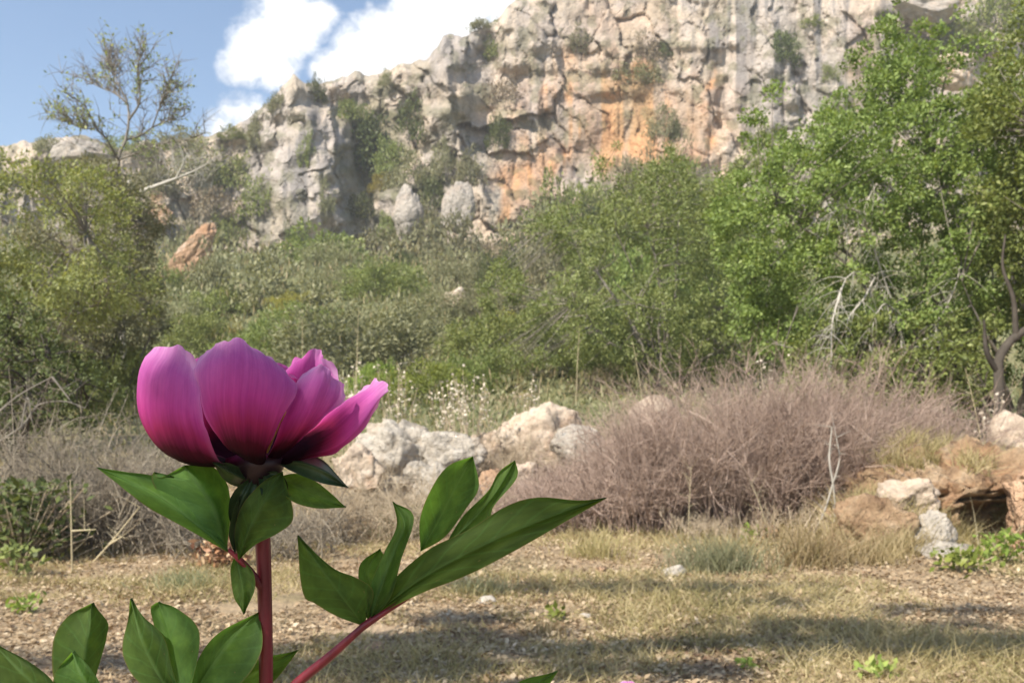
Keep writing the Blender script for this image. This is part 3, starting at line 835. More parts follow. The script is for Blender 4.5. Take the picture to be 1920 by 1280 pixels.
tree('carob_tree', 'bushy carob in front of the orange alcove, running into the big carob beside it', 'tree', foot(1250, 24.0),
     [(900, 650), (940, 520), (985, 440), (1010, 420), (1060, 380), (1100, 400), (1140, 330), (1190, 320), (1225, 282), (1270, 292), (1300, 340), (1350, 320), (1400, 270), (1440, 250), (1480, 380), (1500, 560), (1470, 690), (1380, 720), (1270, 715), (1170, 715), (1050, 700), (950, 700)],
     24.0, 3.2, 1500, 52, 0.085, 0.23, M['midcarob'], M['bark'], 15, 0.06, holes=0.36, limbs=16, aspect=0.5)
tree('tall_shrub', 'airy grey-green shrub beneath the bare tree, hiding its trunk', 'shrub', foot(190, 18.5),
     [(60, 420), (110, 340), (160, 310), (215, 300), (262, 325), (282, 390), (285, 480), (300, 580), (260, 670), (160, 700), (70, 600)],
     18.5, 1.8, 520, 56, 0.075, 0.2, M['olive'], M['bark'], 16, 0.04, holes=0.2, limbs=10, aspect=0.45)
tree('evergreen_shrub', 'deep green shrub in the shade at the foot of the big carob', 'shrub', foot(1640, 13.0),
     [(1480, 740), (1500, 640), (1580, 610), (1660, 630), (1740, 600), (1820, 640), (1850, 720), (1800, 790), (1560, 790)],
     13.0, 1.2, 420, 60, 0.065, 0.18, M['green'], M['darkbark'], 17, 0.04, holes=0.1, limbs=9, aspect=0.55)
# leafy almond on the other side
tree('almond_tree', 'leafy yellow-green almond tree with a dark hollow low in its crown', 'tree', foot(-40, 13.5),
     [(-160, 330), (-60, 240), (10, 235), (40, 290), (100, 300), (150, 320), (215, 330), (240, 400), (230, 450), (285, 500), (305, 570), (290, 640), (235, 670), (170, 630), (110, 590), (60, 520), (0, 550), (-60, 620), (-200, 620)],
     13.5, 2.2, 620, 54, 0.06, 0.2, M['almond'], M['bark'], 13, 0.05, holes=0.5, limbs=12, aspect=0.45)
tree('mastic_bush', 'dense dark mastic bush under the leafy almond', 'bush', foot(40, 11.0),
     [(-120, 620), (-20, 560), (60, 590), (120, 640), (200, 660), (245, 720), (220, 800), (80, 850), (-120, 850)],
     11.0, 1.3, 230, 60, 0.055, 0.2, M['dark'], M['darkbark'], 14, 0.05, limbs=8)

# sparse tree against the sky
def sparse_tree():
    rng = np.random.default_rng(21)
    Y = 24.0
    b = P(222, 400, Y); b[2] = on_ground(b[0], Y)
    o = thing('almond_tree', 'nearly bare almond tree with few leaves standing against the blue sky', 'tree', tuple(b))
    pts = lambda L: np.array([P(x, y, Y + d * Y / FPX) for x, y, d in L])
    parts = []; tips = []
    main = [
      ([(222, 560, 0), (226, 400, 0), (222, 300, 0), (236, 262, 0), (242, 225, 5), (240, 195, 5), (232, 175, 0), (222, 160, -5)], 0.075),
      ([(236, 262, 0), (262, 255, 40), (285, 240, 60), (310, 228, 70), (345, 218, 80)], 0.04),
      ([(242, 225, 5), (262, 190, -30), (258, 140, -40), (262, 110, -50), (272, 90, -50)], 0.035),
      ([(240, 195, 5), (215, 175, 40), (190, 165, 60), (160, 150, 70)], 0.03),
      ([(222, 300, 0), (200, 262, -60), (180, 240, -80), (160, 200, -90), (130, 180, -100)], 0.035),
      ([(222, 160, -5), (210, 130, 20), (200, 110, 30)], 0.02),
      ([(285, 240, 60), (300, 200, 40), (310, 170, 30), (322, 140, 20)], 0.025),
      ([(222, 300, 0), (262, 285, -40), (300, 270, -70), (345, 262, -80), (385, 250, -80)], 0.03),
      ([(180, 240, -80), (150, 240, -60), (120, 215, -50)], 0.02),
    ]
    nodes = []
    for L, r in main:
        p = catmull(pts(L), 16); parts.append(tubes(p[None], np.linspace(r, r * 0.3, 16)[None], 6)); nodes.append(p[4:])
    N = np.concatenate(nodes)
    cur = N; rad = 0.013
    for lev, (m, ln) in enumerate(((300, 0.5), (1100, 0.38))):
        s = cur[rng.choice(len(cur), m)]
        d = unit(unit(s - P(240, 290, Y)) * 0.9 + rng.normal(size=s.shape) * 0.6 + [0, 0, .15])
        t = np.linspace(0, 1, 5)[None, :, None]
        bend = rng.normal(size=(m, 1, 3)) * 0.12
        p = s[:, None] + d[:, None] * t * ln * rng.uniform(.5, 1.3, (m, 1, 1)) + bend * t * t
        parts.append(tubes(p, (rad * (1.1 - 0.7 * t[..., 0])) * np.ones((m, 1)), 4))
        cur = p[:, 2:].reshape(-1, 3); rad *= 0.6
        tips.append(p[:, 2:].reshape(-1, 3))
    V, F = join(parts)
    link('trunk', mesh('trunk', V - b, F, M['bark']), o)
    tp = np.concatenate(tips)
    nz = vnoise(tp[:, 0] * 1.6, tp[:, 1] * 1.6, tp[:, 2] * 1.6, seed=3)
    tp = tp[nz > -0.1]
    m = 1300
    sel = tp[rng.choice(len(tp), m)] + rng.normal(size=(m, 3)) * 0.05
    V, F = leaves(sel, rdir(rng, m), rng.normal(size=(m, 3)) + [0, 0, .3], rng.uniform(.06, .14, m), rng.uniform(.035, .07, m))
    link('crown', mesh('crown', V - b, F, M['almond'], False), o)
sparse_tree()

def bough():
    rng = np.random.default_rng(22)
    Y = 21.0
    b = P(236, 372, Y)
    o = thing('dead_branch', 'pale dead branch with a forked stub jutting out of the almond crown', 'branch', (b[0], Y, on_ground(b[0], Y)))
    bb = np.array(o.location)
    f = lambda L: np.array([P(x, y, Y + d * Y / FPX) for x, y, d in L])
    q = [tube_path(np.vstack([[bb], f([(226, 460, 0), (240, 395, 0), (250, 365, 0)])]), [.07, .06, .055], 14, 7),
         tube_path(f([(250, 365, 0), (290, 350, -10), (330, 335, -20), (370, 318, -20), (400, 300, -20)]), [.06, .05, .035, .02, .008], 16, 6),
         tube_path(f([(250, 365, 0), (246, 350, 10), (240, 338, 20)]), [.06, .055, .05], 8, 7),
         tube_path(f([(330, 335, -20), (345, 300, -30), (335, 270, -30)]), [.03, .015, .006], 8, 5),
         tube_path(f([(290, 350, -10), (320, 350, 10), (350, 372, 20)]), [.025, .012, .006], 8, 5)]
    st = f([(x, y, 0) for x, y in zip(rng.uniform(290, 400, 90), rng.uniform(296, 350, 90))])
    d = rdir(rng, 90) * .5 + [0.15, 0, .3]
    t = np.linspace(0, 1, 4)[None, :, None]
    q.append(tubes(st[:, None] + d[:, None] * t * 0.9, .009 * (1.1 - t[..., 0]) * np.ones((90, 1)), 4))
    V, F = join(q)
    o2 = link('wood', mesh('wood', V - bb, F, M['palebark']), o)
bough()

# bare grey boughs hanging under the carob
def bare_boughs():
    rng = np.random.default_rng(23)
    Y = 12.6
    b = np.array(foot(1700, Y))
    o = thing('fallen_bough', 'pale leafless bough arching down under the carob', 'bough', tuple(b))
    f = lambda L: np.array([P(x, y, Y + d * Y / FPX) for x, y, d in L])
    lines = [[(1700, 760, 0), (1690, 640, 60), (1670, 560, 80), (1640, 520, 40), (1600, 510, 0), (1578, 540, -20), (1570, 600, -30)],
             [(1690, 600, 60), (1660, 570, 20), (1640, 600, 0), (1630, 650, -10)],
             [(1640, 520, 40), (1620, 560, 20), (1590, 600, 0), (1588, 660, 0), (1590, 700, -5)],
             [(1578, 540, -20), (1560, 610, -30), (1560, 690, -30)],
             [(1700, 680, 40), (1760, 600, 20), (1790, 540, 0), (1800, 500, 0)],
             [(1670, 560, 80), (1640, 470, 60), (1620, 400, 40), (1640, 350, 40)],
             [(1760, 600, 20), (1750, 640, 0), (1740, 690, -10)],
             [(1620, 400, 40), (1580, 390, 20), (1540, 410, 20)]]
    q = [tube_path(f(L), [.018, .014, .010, .005], 18, 5) for L in lines]
    N = np.concatenate([catmull(f(L), 18) for L in lines])
    m = 260
    s = N[rng.choice(len(N), m)]; d = unit(rng.normal(size=(m, 3)) + [-0.4, 0, -0.3])
    t = np.linspace(0, 1, 5)[None, :, None]
    p = s[:, None] + d[:, None] * t * rng.uniform(.15, .6, (m, 1, 1)) + np.array([0, 0, -0.25]) * t * t
    q.append(tubes(p, .005 * (1.2 - t[..., 0]) * np.ones((m, 1)), 4))
    V, F = join(q)
    link('wood', mesh('wood', V - b, F, M['palebark']), o)
bare_boughs()

# carob limb visible at the picture edge
def leaning_trunk():
    Y = 11.4
    b = np.array(foot(1885, Y))
    o = thing('leaning_trunk', 'dark crooked tree trunk leaning over the earth bank', 'tree trunk', tuple(b))
    f = lambda L: np.array([P(x, y, Y + d * Y / FPX) for x, y, d in L])
    q = [tube_path(np.vstack([[b], f([(1872, 700, 0), (1880, 660, 0), (1905, 630, 10), (1960, 600, 20), (2040, 560, 40)])]), [.09, .07, .06, .05, .03], 24, 8),
         tube_path(f([(1872, 700, 0), (1850, 660, -10), (1845, 600, 0)]), [.04, .03, .015], 12, 6),
         tube_path(f([(1905, 630, 10), (1900, 560, 0), (1880, 500, 0), (1885, 440, 0)]), [.04, .03, .02, .01], 14, 6)]
    V, F = join(q)
    link('wood', mesh('wood', V - b, F, M['darkbark']), o)
leaning_trunk()

# tree beside the viewer whose crown throws the streaks of shade on the grass
def shade_tree():
    rng = np.random.default_rng(24)
    b = np.array([-5.4, -0.6, on_ground(-5.4, -0.6)])
    o = thing('olive_tree', 'olive tree out of view that throws streaks of shade on the grass', 'tree', tuple(b))
    S = np.array(SUN_DIR)
    spots = []
    def shade(px, py, sx, sy, n):
        for _ in range(n):
            x, y = px + rng.normal() * sx, py + rng.normal() * sy
            Y = EYE * FPX / (y - HY); g = P(x, y, Y)
            spots.append(g + S * (6.5 + rng.normal() * 0.35) / S[2] * 0.82)
    shade(1780, 1222, 110, 6, 120); shade(1380, 1212, 130, 3.5, 70); shade(1050, 1104, 170, 8, 26); shade(1350, 1108, 160, 7, 28)
    shade(800, 1212, 90, 12, 90); shade(720, 1262, 110, 10, 60); shade(1250, 1262, 90, 6, 20); shade(1560, 1185, 130, 5, 36); shade(1050, 1228, 110, 4, 34); shade(880, 1165, 60, 7, 26); shade(330, 1240, 160, 14, 60); shade(1800, 1150, 90, 8, 14); shade(1500, 1140, 100, 5, 10)
    plant = []   # unseen bough leaves added along the sun direction to shade chosen petals and leaflets
    for px, py, d, sd, n in ((470, 700, -160, 36, 5), (440, 790, -160, 36, 6), (360, 720, -90, 24, 6), (335, 800, -70, 20, 2), (395, 830, -100, 26, 7), (590, 730, -90, 20, 3), (620, 800, -30, 24, 2), (480, 880, -30, 34, 7),
                            (500, 950, -70, 30, 6), (590, 920, -50, 30, 5), (240, 930, -20, 30, 4), (370, 1000, -30, 26, 3), (620, 1100, -40, 34, 6), (690, 1110, -20, 30, 4), (740, 1060, -50, 30, 3),
                            (800, 1070, -80, 34, 6), (890, 1030, -90, 34, 6), (990, 980, -90, 34, 6), (1080, 955, -90, 28, 3), (495, 1100, 0, 26, 3), (490, 1200, 0, 26, 3), (420, 1230, -20, 26, 3), (925, 930, -20, 20, 2)):
        for _ in range(n):
            g = P(px + rng.normal() * sd, py + rng.normal() * sd, 0.36 + d * 0.36 / FPX)
            plant.append(g + S * (1.75 + rng.normal() * 0.12))
    plant = np.array(plant)
    tw = []
    hub = plant.mean(0) + [-0.1, -0.25, 0.12]
    V2, F2 = leaves(plant, rdir(rng, len(plant)), rng.normal(size=plant.shape) * .25 + S, rng.uniform(.022, .034, len(plant)), rng.uniform(.013, .02, len(plant)))
    C = np.array(spots)
    V, F = clump_leaves(rng, C, 0.085, 44, 0.06, np.broadcast_to([0, 0, 1.], C.shape), 0.4)
    V, F = join([(V, F), (V2, F2)])
    link('crown', mesh('crown', V - b, F, M['olive'], False), o)
    t = np.linspace(0, 1, 8)[:, None]
    fork = b + [0.3, 0.3, 2.6]
    q = [tube_path([b, b + [.05, 0, 1.2], fork], [.2, .15, .13], 10, 8)]
    for e in C[rng.choice(len(C), 26, replace=False)]:
        m = (fork + e) / 2 + [0, 0, .5] + rng.normal(size=3) * .2
        q.append(tube_path([fork, m, e], [.06, .03, .008], 10, 5))
    q.append(tube_path([fork, (fork + hub) / 2 + [0, 0, .4], hub], [.05, .02, .006], 14, 6))
    q += [tube_path([hub, (hub + e) / 2 + rng.normal(size=3) * .02, e], [.003, .002, .001], 6, 3) for e in plant[::4]]
    V, F = join(q)
    link('trunk', mesh('trunk', V - b, F, M['bark']), o)
shade_tree()

def blades(rng, root, d, L, wdt):
    n = len(root); d = unit(d)
    s = unit(np.cross(d, rng.normal(size=(n, 3))))
    bend = rng.normal(size=(n, 3)) * np.array([1, 1, .2]) * .35
    w_ = np.broadcast_to(np.asarray(wdt, float), (n,))[:, None] * .5
    q = []
    for t, k in ((0, 1.0), (.5, .8), (1.0, .12)):
        c = root + d * L[:, None] * t + bend * L[:, None] * t * t
        q += [c - s * w_ * k, c + s * w_ * k]
    V = np.stack(q, 1).reshape(-1, 3)
    k = np.arange(n)[:, None] * 6
    F = np.concatenate([k + [0, 1, 3, 2], k + [2, 3, 5, 4]])
    return V, F


# ------------------------------------------------------------------ boulders and stones
import bmesh
_ico = {}
def ico(sub):
    if sub not in _ico:
        bm = bmesh.new(); bmesh.ops.create_icosphere(bm, subdivisions=sub, radius=1)
        _ico[sub] = (np.array([v.co[:] for v in bm.verts]), np.array([[v.index for v in f.verts] for f in bm.faces]))
        bm.free()
    return _ico[sub]

def rock_shape(seed, sub=5, cuts=9, rough=0.12):
    V, F = ico(sub); V = V.copy(); rng = np.random.default_rng(seed)
    for _ in range(cuts):
        n = unit(rng.normal(size=3)); h = rng.uniform(0.5, 0.85)
        d = V @ n; V = V - np.maximum(d - h, 0)[:, None] * n
    nrm = unit(V)
    d = rough * fbm(V[:, 0] * 1.6 + seed, V[:, 1] * 1.6, V[:, 2] * 1.6, seed=seed, oct=5, gain=0.55)
    r = np.abs(vnoise(V[:, 0] * 2.3, V[:, 1] * 2.3, V[:, 2] * 4.2 + seed, seed=seed + 3))
    d = d - 0.09 * (1 - np.clip(r * 6, 0, 1))
    return V + nrm * d[:, None], F

def rock(name, label, px, py, wpx, hpx, Y, mat, seed, depth=0.8, sub=5, cuts=9, rough=0.12, cat='boulder', group=None, sink=0.25, rz=0.0):
    V, F = rock_shape(seed, sub, cuts, rough)
    V = V - (V.min(0) + V.max(0)) / 2; V = V / (V.max(0) - V.min(0)) * 2
    k = Y / FPX
    V = V * np.array([wpx * k / 2, wpx * k / 2 * depth, hpx * k / 2 / (1 - sink)])
    V[:, 2] += hpx * k * (0.5 / (1 - sink) - sink / (1 - sink))
    p = P(px, py, Y)
    o = link(name, mesh(name, V, F, mat), None, (p[0], p[1] + wpx * k / 2 * depth * 0.6, p[2]))
    o.rotation_euler = (0, rz, 0)
    return tag(o, label, cat, group)

def Yg(py, px=960):
    """distance at which the bare ground is seen in that row"""
    return hit(px, py, 2.0, 40.0)

BO = 'boulders at the edge of the clearing'
rock('boulder', 'large pale grey boulder with a cracked whitish top behind the flower', 762, 912, 250, 128, 10.2, M['boulder'], 3, 0.7, 6, 12, 0.2, group=BO, sink=0.35)
rock('boulder', 'low grey boulder against the side of the large pale one', 850, 892, 130, 84, 10.1, M['boulder'], 5, 0.8, 5, 12, 0.18, group=BO, sink=0.35)
rock('boulder', 'pinkish-tan boulder with a rounded white cap', 1020, 900, 215, 150, 11.0, M['tanrock'], 8, 0.8, 6, 11, 0.2, group=BO)
rock('boulder', 'small whitish boulder at the tip of the mauve twig mound', 1092, 876, 120, 82, 10.2, M['boulder'], 9, 0.8, 5, 9, group=BO)
rock('boulder', 'smooth rounded tan boulder half behind the mauve twig mound', 1236, 830, 110, 92, 11.6, M['tanrock'], 12, 0.9, 5, 4, 0.06, group=BO)
rock('boulder', 'flat pale slab lying in front of the pinkish-tan boulder', 840, 945, 150, 66, 9.2, M['boulder'], 15, 0.8, 5, 8, group=BO)
rock('boulder', 'small rusty boulder behind the upright peony leaf', 925, 940, 70, 62, 9.4, M['orangerock'], 17, 0.9, 4, 8, group=BO)
rock('boulder', 'smooth sandy boulder cut by the picture edge', 1935, 850, 120, 84, 10.0, M['tanrock'], 18, 0.9, 5, 4, 0.06, group=BO)
rock('boulder', 'tan crumbly boulder inside the mauve twig mound', 1640, 880, 110, 86, 9.0, M['tanrock'], 19, 0.9, 5, 8, group=BO)
rock('boulder', 'grey-white squarish rock set in the orange earth bank', 1760, 1036, 86, 78, 6.9, M['boulder'], 22, 0.8, 5, 10, group=BO)
rock('boulder', 'flat whitish rock at the foot of the earth bank', 1790, 1060, 110, 44, 6.55, M['boulder'], 24, 0.8, 5, 10, group=BO)
for i_, (x_, y_, w_, h_, d_, m_, l_) in enumerate([
  (672, 892, 100, 62, 9.9, 'tanrock', 'cream rock peeping out under the narrow petal'),
  (905, 868, 80, 60, 10.8, 'tanrock', 'broken cream rock wedged between the pale and the tan boulders'),
  (968, 912, 90, 46, 9.7, 'tanrock', 'low cream rock sunk in straw before the tan boulder cap'),
  (1150, 880, 110, 60, 10.6, 'tanrock', 'cream rock half swallowed by the mauve twig tips'),
  (800, 908, 90, 44, 9.5, 'boulder', 'low pale rock in the straw before the large pale boulder')]):
    rock('boulder', l_, x_, y_, w_, h_, d_, M[m_], 170 + i_, 0.8, 5, 11, 0.18, group=BO, sink=0.35)
# rust outcrops on the far slope
rock('rock_outcrop', 'slanting orange rock outcrop on the slope under the ridge', 318, 530, 78, 140, hit(335, 530), M['orangerock'], 31, 0.7, 6, 12, 0.26, 'outcrop', 'rock outcrops on the slope', 0.1, 0.6)
rock('rock_outcrop', 'small orange scar above the slanting orange outcrop', 290, 440, 60, 66, hit(290, 432), M['orangerock'], 33, 0.6, 5, 8, 0.2, 'outcrop', 'rock outcrops on the slope', 0.1)
rock('rock_outcrop', 'rounded grey outcrop at the cliff foot below the gully', 762, 440, 64, 100, 78, M['greyrock'], 35, 0.7, 5, 6, 0.15, 'outcrop', 'rock outcrops on the slope', 0.1)
rock('rock_outcrop', 'pointed grey outcrop next to the white streak', 858, 425, 66, 90, 78, M['greyrock'], 37, 0.7, 5, 8, 0.15, 'outcrop', 'rock outcrops on the slope', 0.1)
rock('rock_outcrop', 'bare tan rock patch in the middle of the green slope', 846, 580, 54, 44, 44, M['tanrock'], 39, 0.8, 5, 8, 0.15, 'outcrop', 'rock outcrops on the slope', 0.2)
rock('rock_outcrop', 'tan scar of bare rock on the far hill at the cliff end', 1800, 150, 90, 60, 86, M['tanrock'], 41, 0.6, 5, 8, 0.15, 'outcrop', 'rock outcrops on the slope', 0.2)
rock('rock_outcrop', 'white rock band at the top of the far hill', 1740, 30, 130, 60, 90, M['greyrock'], 43, 0.6, 5, 8, 0.15, 'outcrop', 'rock outcrops on the slope', 0.2)
rock('rock_outcrop', 'pale ledge of rock on the far ridge behind the bare tree', 140, 300, 110, 44, 76, M['greyrock'], 45, 0.6, 5, 8, 0.15, 'outcrop', 'rock outcrops on the slope', 0.2)

# orange earth bank
def earth_bank():
    V, F = ico(6); V = V.copy()
    V[:, 0] *= 1.25; V[:, 1] *= 1.0; V[:, 2] *= 0.8
    V = V + unit(V) * (0.3 * fbm(V[:, 0] * 1.5, V[:, 1] * 1.5, V[:, 2] * 1.9, seed=55, oct=6, gain=0.62))[:, None]
    c = np.array([4.2, 8.1, -0.06])
    # undercut hollow in the side that faces the clearing
    hol = np.exp(-((V[:, 0] + 0.12) / 0.36) ** 4 - ((V[:, 2] - 0.22) / 0.25) ** 4) * (V[:, 1] < 0)
    V[:, 1] += 0.7 * hol - 0.3 * np.exp(-((V[:, 0] + 0.12) / 0.5) ** 2 - ((V[:, 2] - 0.58) / 0.14) ** 2) * (V[:, 1] < 0)
    o = link('earth_bank', mesh('earth_bank', V, F, M['earth']), None, tuple(c))
    tag(o, 'crumbling orange earth bank with an undercut hollow at the clearing edge', 'bank')
    V2, F2 = rock_shape(61, 5, 5, 0.16)
    V2 = V2 * np.array([0.62, 0.5, 0.34])
    o2 = link('earth_mound', mesh('earth_mound', V2, F2, M['earth']), None, (3.12, 7.5, -0.02))
    tag(o2, 'low mound of orange earth with straw between the rocks and the mauve twigs', 'mound')
earth_bank()

def cover_grass(names, n, lo, hi, seed, blade_w):
    """dry grass rooted on the upward faces of the bank and the rocks"""
    rng = np.random.default_rng(seed); rt, dr = [], []
    for o in [q for q in COL.objects if q.name.split('.')[0] in names and q.type == 'MESH']:
        me = o.data; k = len(me.polygons)
        cc = np.empty(k * 3); nn = np.empty(k * 3); me.polygons.foreach_get('center', cc); me.polygons.foreach_get('normal', nn)
        ar = np.empty(k); me.polygons.foreach_get('area', ar)
        cc = cc.reshape(-1, 3) + np.array(o.location); nn = nn.reshape(-1, 3)
        wgt = ar * np.clip(nn[:, 2] - 0.15, 0, 1) * (vnoise(cc[:, 0] * 2.5, cc[:, 1] * 2.5, cc[:, 2] * 2.5, seed=seed) > -0.1)
        if wgt.sum() <= 0: continue
        m = int(n * ar.sum())
        i = rng.choice(k, m, p=wgt / wgt.sum())
        rt.append(cc[i]); dr.append(nn[i] * .4 + rng.normal(size=(m, 3)) * .5 + [0, 0, .9])
    rt = np.concatenate(rt); dr = np.concatenate(dr)
    V, F = blades(rng, rt, dr, rng.uniform(lo, hi, len(rt)), blade_w)
    tag(link('bank_grass', mesh('bank_grass', V, F, M['grass'], False)), kind='stuff')

STONES = [(1268, 1082, 50, 22, 'white flat stone beside the grey-green grass tuft'), 
          
          (1525, 1240, 20, 10, 'little white stone on the edge of the shade streak'),
          (910, 1132, 44, 14, 'flat tan stone under the long peony leaf'), (705, 1225, 60, 20, 'flat orange-tan stone beside the red branch stem'),
          (1100, 1160, 26, 10, 'chip of pale stone by the bright weed'), (60, 1020, 22, 12, 'pale stone chip by the bush at the picture edge'),
          (1445, 1010, 40, 26, 'orange stone behind the grass tuft'), (1130, 1075, 26, 12, 'orange stone in the straw grass')]
for i, (x, y, wd, ht, lb) in enumerate(STONES):
    Ys = Yg(y, x)
    rock('stone', lb, x, y, wd, ht, Ys, M['orangerock'] if 'orange' in lb else M['stone'], 70 + i, 0.8, 3, 7, 0.12, 'stone', 'stones in the clearing', 0.25)

cover_grass(('earth_bank', 'earth_mound'), 420, .08, .26, 5, .006)

# ------------------------------------------------------------------ twig bushes
def twig_mass(rng, roots, dirs, lens, m2, m3, r0, spread=0.5, wob=0.12, grav=0.0, centre=None):
    """main shoots, side shoots and hair-thin tips -> V, F"""
    n = len(roots)
    t = np.linspace(0, 1, 7)[None, :, None]
    bend = rng.normal(size=(n, 1, 3)) * wob * lens[:, None, None]
    p = roots[:, None] + dirs[:, None] * t * lens[:, None, None] + bend * t * t + np.array([0, 0, grav]) * t * t * lens[:, None, None]
    parts = [tubes(p, r0 * (1.1 - 0.8 * t[..., 0]) * np.ones((n, 1)), 3)]
    cur, r = p, r0 * 0.55
    L = lens
    for m, f in ((m2, 0.45), (m3, 0.26)):
        i = rng.integers(0, len(cur), m); j = rng.integers(2, cur.shape[1] - 1, m)
        s = cur[i, j]; tan = unit(cur[i, j + 1] - cur[i, j])
        d = unit(tan + rng.normal(size=(m, 3)) * spread)
        ln = f * lens.mean() * rng.uniform(.5, 1.5, m)
        tt = np.linspace(0, 1, 5)[None, :, None]
        b = rng.normal(size=(m, 1, 3)) * wob * ln[:, None, None]
        q = s[:, None] + d[:, None] * tt * ln[:, None, None] + b * tt * tt
        parts.append(tubes(q, r * (1.1 - 0.75 * tt[..., 0]) * np.ones((m, 1)), 3))
        cur = q; r *= 0.62
    return join(parts)

def mauve_bush(label, x0, x1, Y, ntop, seed, mat, n=900, m2=5200, m3=11000, lean=0.0, r0=0.006):
    """dome of twigs between two columns; ntop(px) gives its upper outline in the photograph"""
    rng = np.random.default_rng(seed)
    a, b = P(x0, 800, Y)[0], P(x1, 800, Y)[0]
    c = np.array([(a + b) / 2, Y + 0.3, on_ground((a + b) / 2, Y + 0.3)])
    o = thing('dry_bush', label, 'dry bush', tuple(c), 0, 'mauve-brown leafless bushes')
    u = rng.random(n); x = a + (b - a) * u; y = Y + rng.uniform(-0.45, 0.95, n)
    roots = np.stack([x, y, terrain(x, y)], -1)
    pxs_ = CX + x / y * FPX
    zt = EYE + (HY - ntop(pxs_)) / FPX * y
    H = np.maximum(zt - roots[:, 2], 0.15)
    dirs = unit(np.stack([(u - 0.5) * 0.7 + lean + rng.normal(size=n) * .28, rng.normal(size=n) * .3 - 0.15, np.ones(n) * 0.95], -1))
    lens = H * 0.92 * rng.uniform(0.35, 1.0, n) / np.maximum(dirs[:, 2], .3) * 0.95
    V, F = twig_mass(rng, roots, dirs, lens, m2, m3, r0, 0.5, 0.16)
    link('twigs', mesh('twigs', V - c, F, mat), o)
    return o

topL = lambda x: np.interp(x, [900, 960, 1050, 1130, 1190, 1240, 1290, 1340, 1390, 1430, 1480, 1540, 1600, 1660], [960, 915, 872, 830, 800, 735, 705, 690, 672, 664, 672, 700, 740, 800])
topR = lambda x: np.interp(x, [1400, 1470, 1530, 1590, 1650, 1700, 1760, 1820, 1880], [780, 735, 716, 716, 722, 738, 765, 800, 860])
mauve_bush('tall dome of mauve-brown twigs rising beside the boulders', 1170, 1600, 9.0, topL, 41, M['twig'], 760, 5000, 13000)
mauve_bush('lower trailing skirt of mauve-brown twigs next to the upright peony leaf', 960, 1260, 8.7, lambda x: topL(x) + 16, 42, M['twig'], 600, 4200, 9000, -0.25)
mauve_bush('straggly mauve-brown bush beneath the carob and above the earth bank', 1480, 1770, 9.6, topR, 43, M['twig'], 700, 4200, 9000, 0.05)
mauve_bush('dead straw-brown shoots flattened before the mauve dome', 1260, 1600, 8.0, lambda x: 945 + 22 * np.sin(x * 0.02), 44, M['tantwig'], 170, 800, 1500, 0.2)

def tangle(label, x0, x1, y_top, y_bot, Y, seed, mat, n=260, m2=1500, m3=2600, group='dry tangles beneath the almond', r0=0.007):
    rng = np.random.default_rng(seed)
    a, b = P(x0, 800, Y)[0], P(x1, 800, Y)[0]
    c = np.array([(a + b) / 2, Y, on_ground((a + b) / 2, Y)])
    o = thing('dead_brush', label, 'dead brush', tuple(c), 0, group)
    x = rng.uniform(a, b, n); y = Y + rng.uniform(-.6, .8, n)
    roots = np.stack([x, y, terrain(x, y)], -1)
    H = (y_bot - y_top) / FPX * Y
    dirs = unit(np.stack([rng.normal(size=n) * .55, rng.normal(size=n) * .4, np.ones(n)], -1))
    V, F = twig_mass(rng, roots, dirs, H * rng.uniform(.35, 1.0, n), m2, m3, r0, 0.9, 0.3, -0.2)
    link('twigs', mesh('twigs', V - c, F, mat), o)
tangle('grey tangle of dead brush leaning from under the mastic bush', -60, 190, 800, 1060, 7.8, 51, M['greytwig'], 150, 1100, 2200)
tangle('brown tangle of dead brush behind the broad peony leaf', 150, 330, 870, 1090, 7.4, 52, M['greytwig'], 170, 1300, 2600)
tangle('straw-brown brush between the outer petal and the almond', 200, 330, 770, 960, 9.4, 53, M['greytwig'], 110, 700, 1400)
tangle('low grey brush behind the peony stem', 330, 640, 950, 1070, 7.2, 54, M['greytwig'], 170, 1000, 2000)
tangle('tan brush in front of the large pale boulder', 600, 900, 860, 985, 8.3, 55, M['tantwig'], 300, 1600, 3000, r0=0.005)
tangle('reddish-tan brush between the boulders', 880, 1010, 730, 880, 10.6, 56, M['tantwig'], 220, 1200, 2400, r0=0.005)
tangle('straw brush draped over the earth bank', 1580, 1740, 850, 940, 8.4, 57, M['tantwig'], 200, 900, 1600, r0=0.004)
tangle('dry brush on the crown of the earth bank', 1760, 1960, 780, 900, 9.4, 58, M['tantwig'], 160, 800, 1500, r0=0.005)
rock('boulder', 'rust-stained broken boulder jutting from the mound of orange earth', 1655, 1030, 150, 105, 7.0, M['earth'], 26, 0.8, 5, 12, 0.2, group=BO)
rock('boulder', 'tan block leaning on the side of the bank hollow', 1720, 975, 120, 80, 7.3, M['tanrock'], 27, 0.8, 5, 11, 0.18, group=BO)
rock('boulder', 'warm orange block at the picture edge beside the bank hollow', 1965, 1020, 120, 150, 7.0, M['orangerock'], 28, 0.8, 5, 11, 0.18, group=BO)
tangle('sandy brush at the back of the boulders', 1000, 1300, 720, 850, 11.4, 59, M['tantwig'], 300, 1600, 3000, r0=0.006)

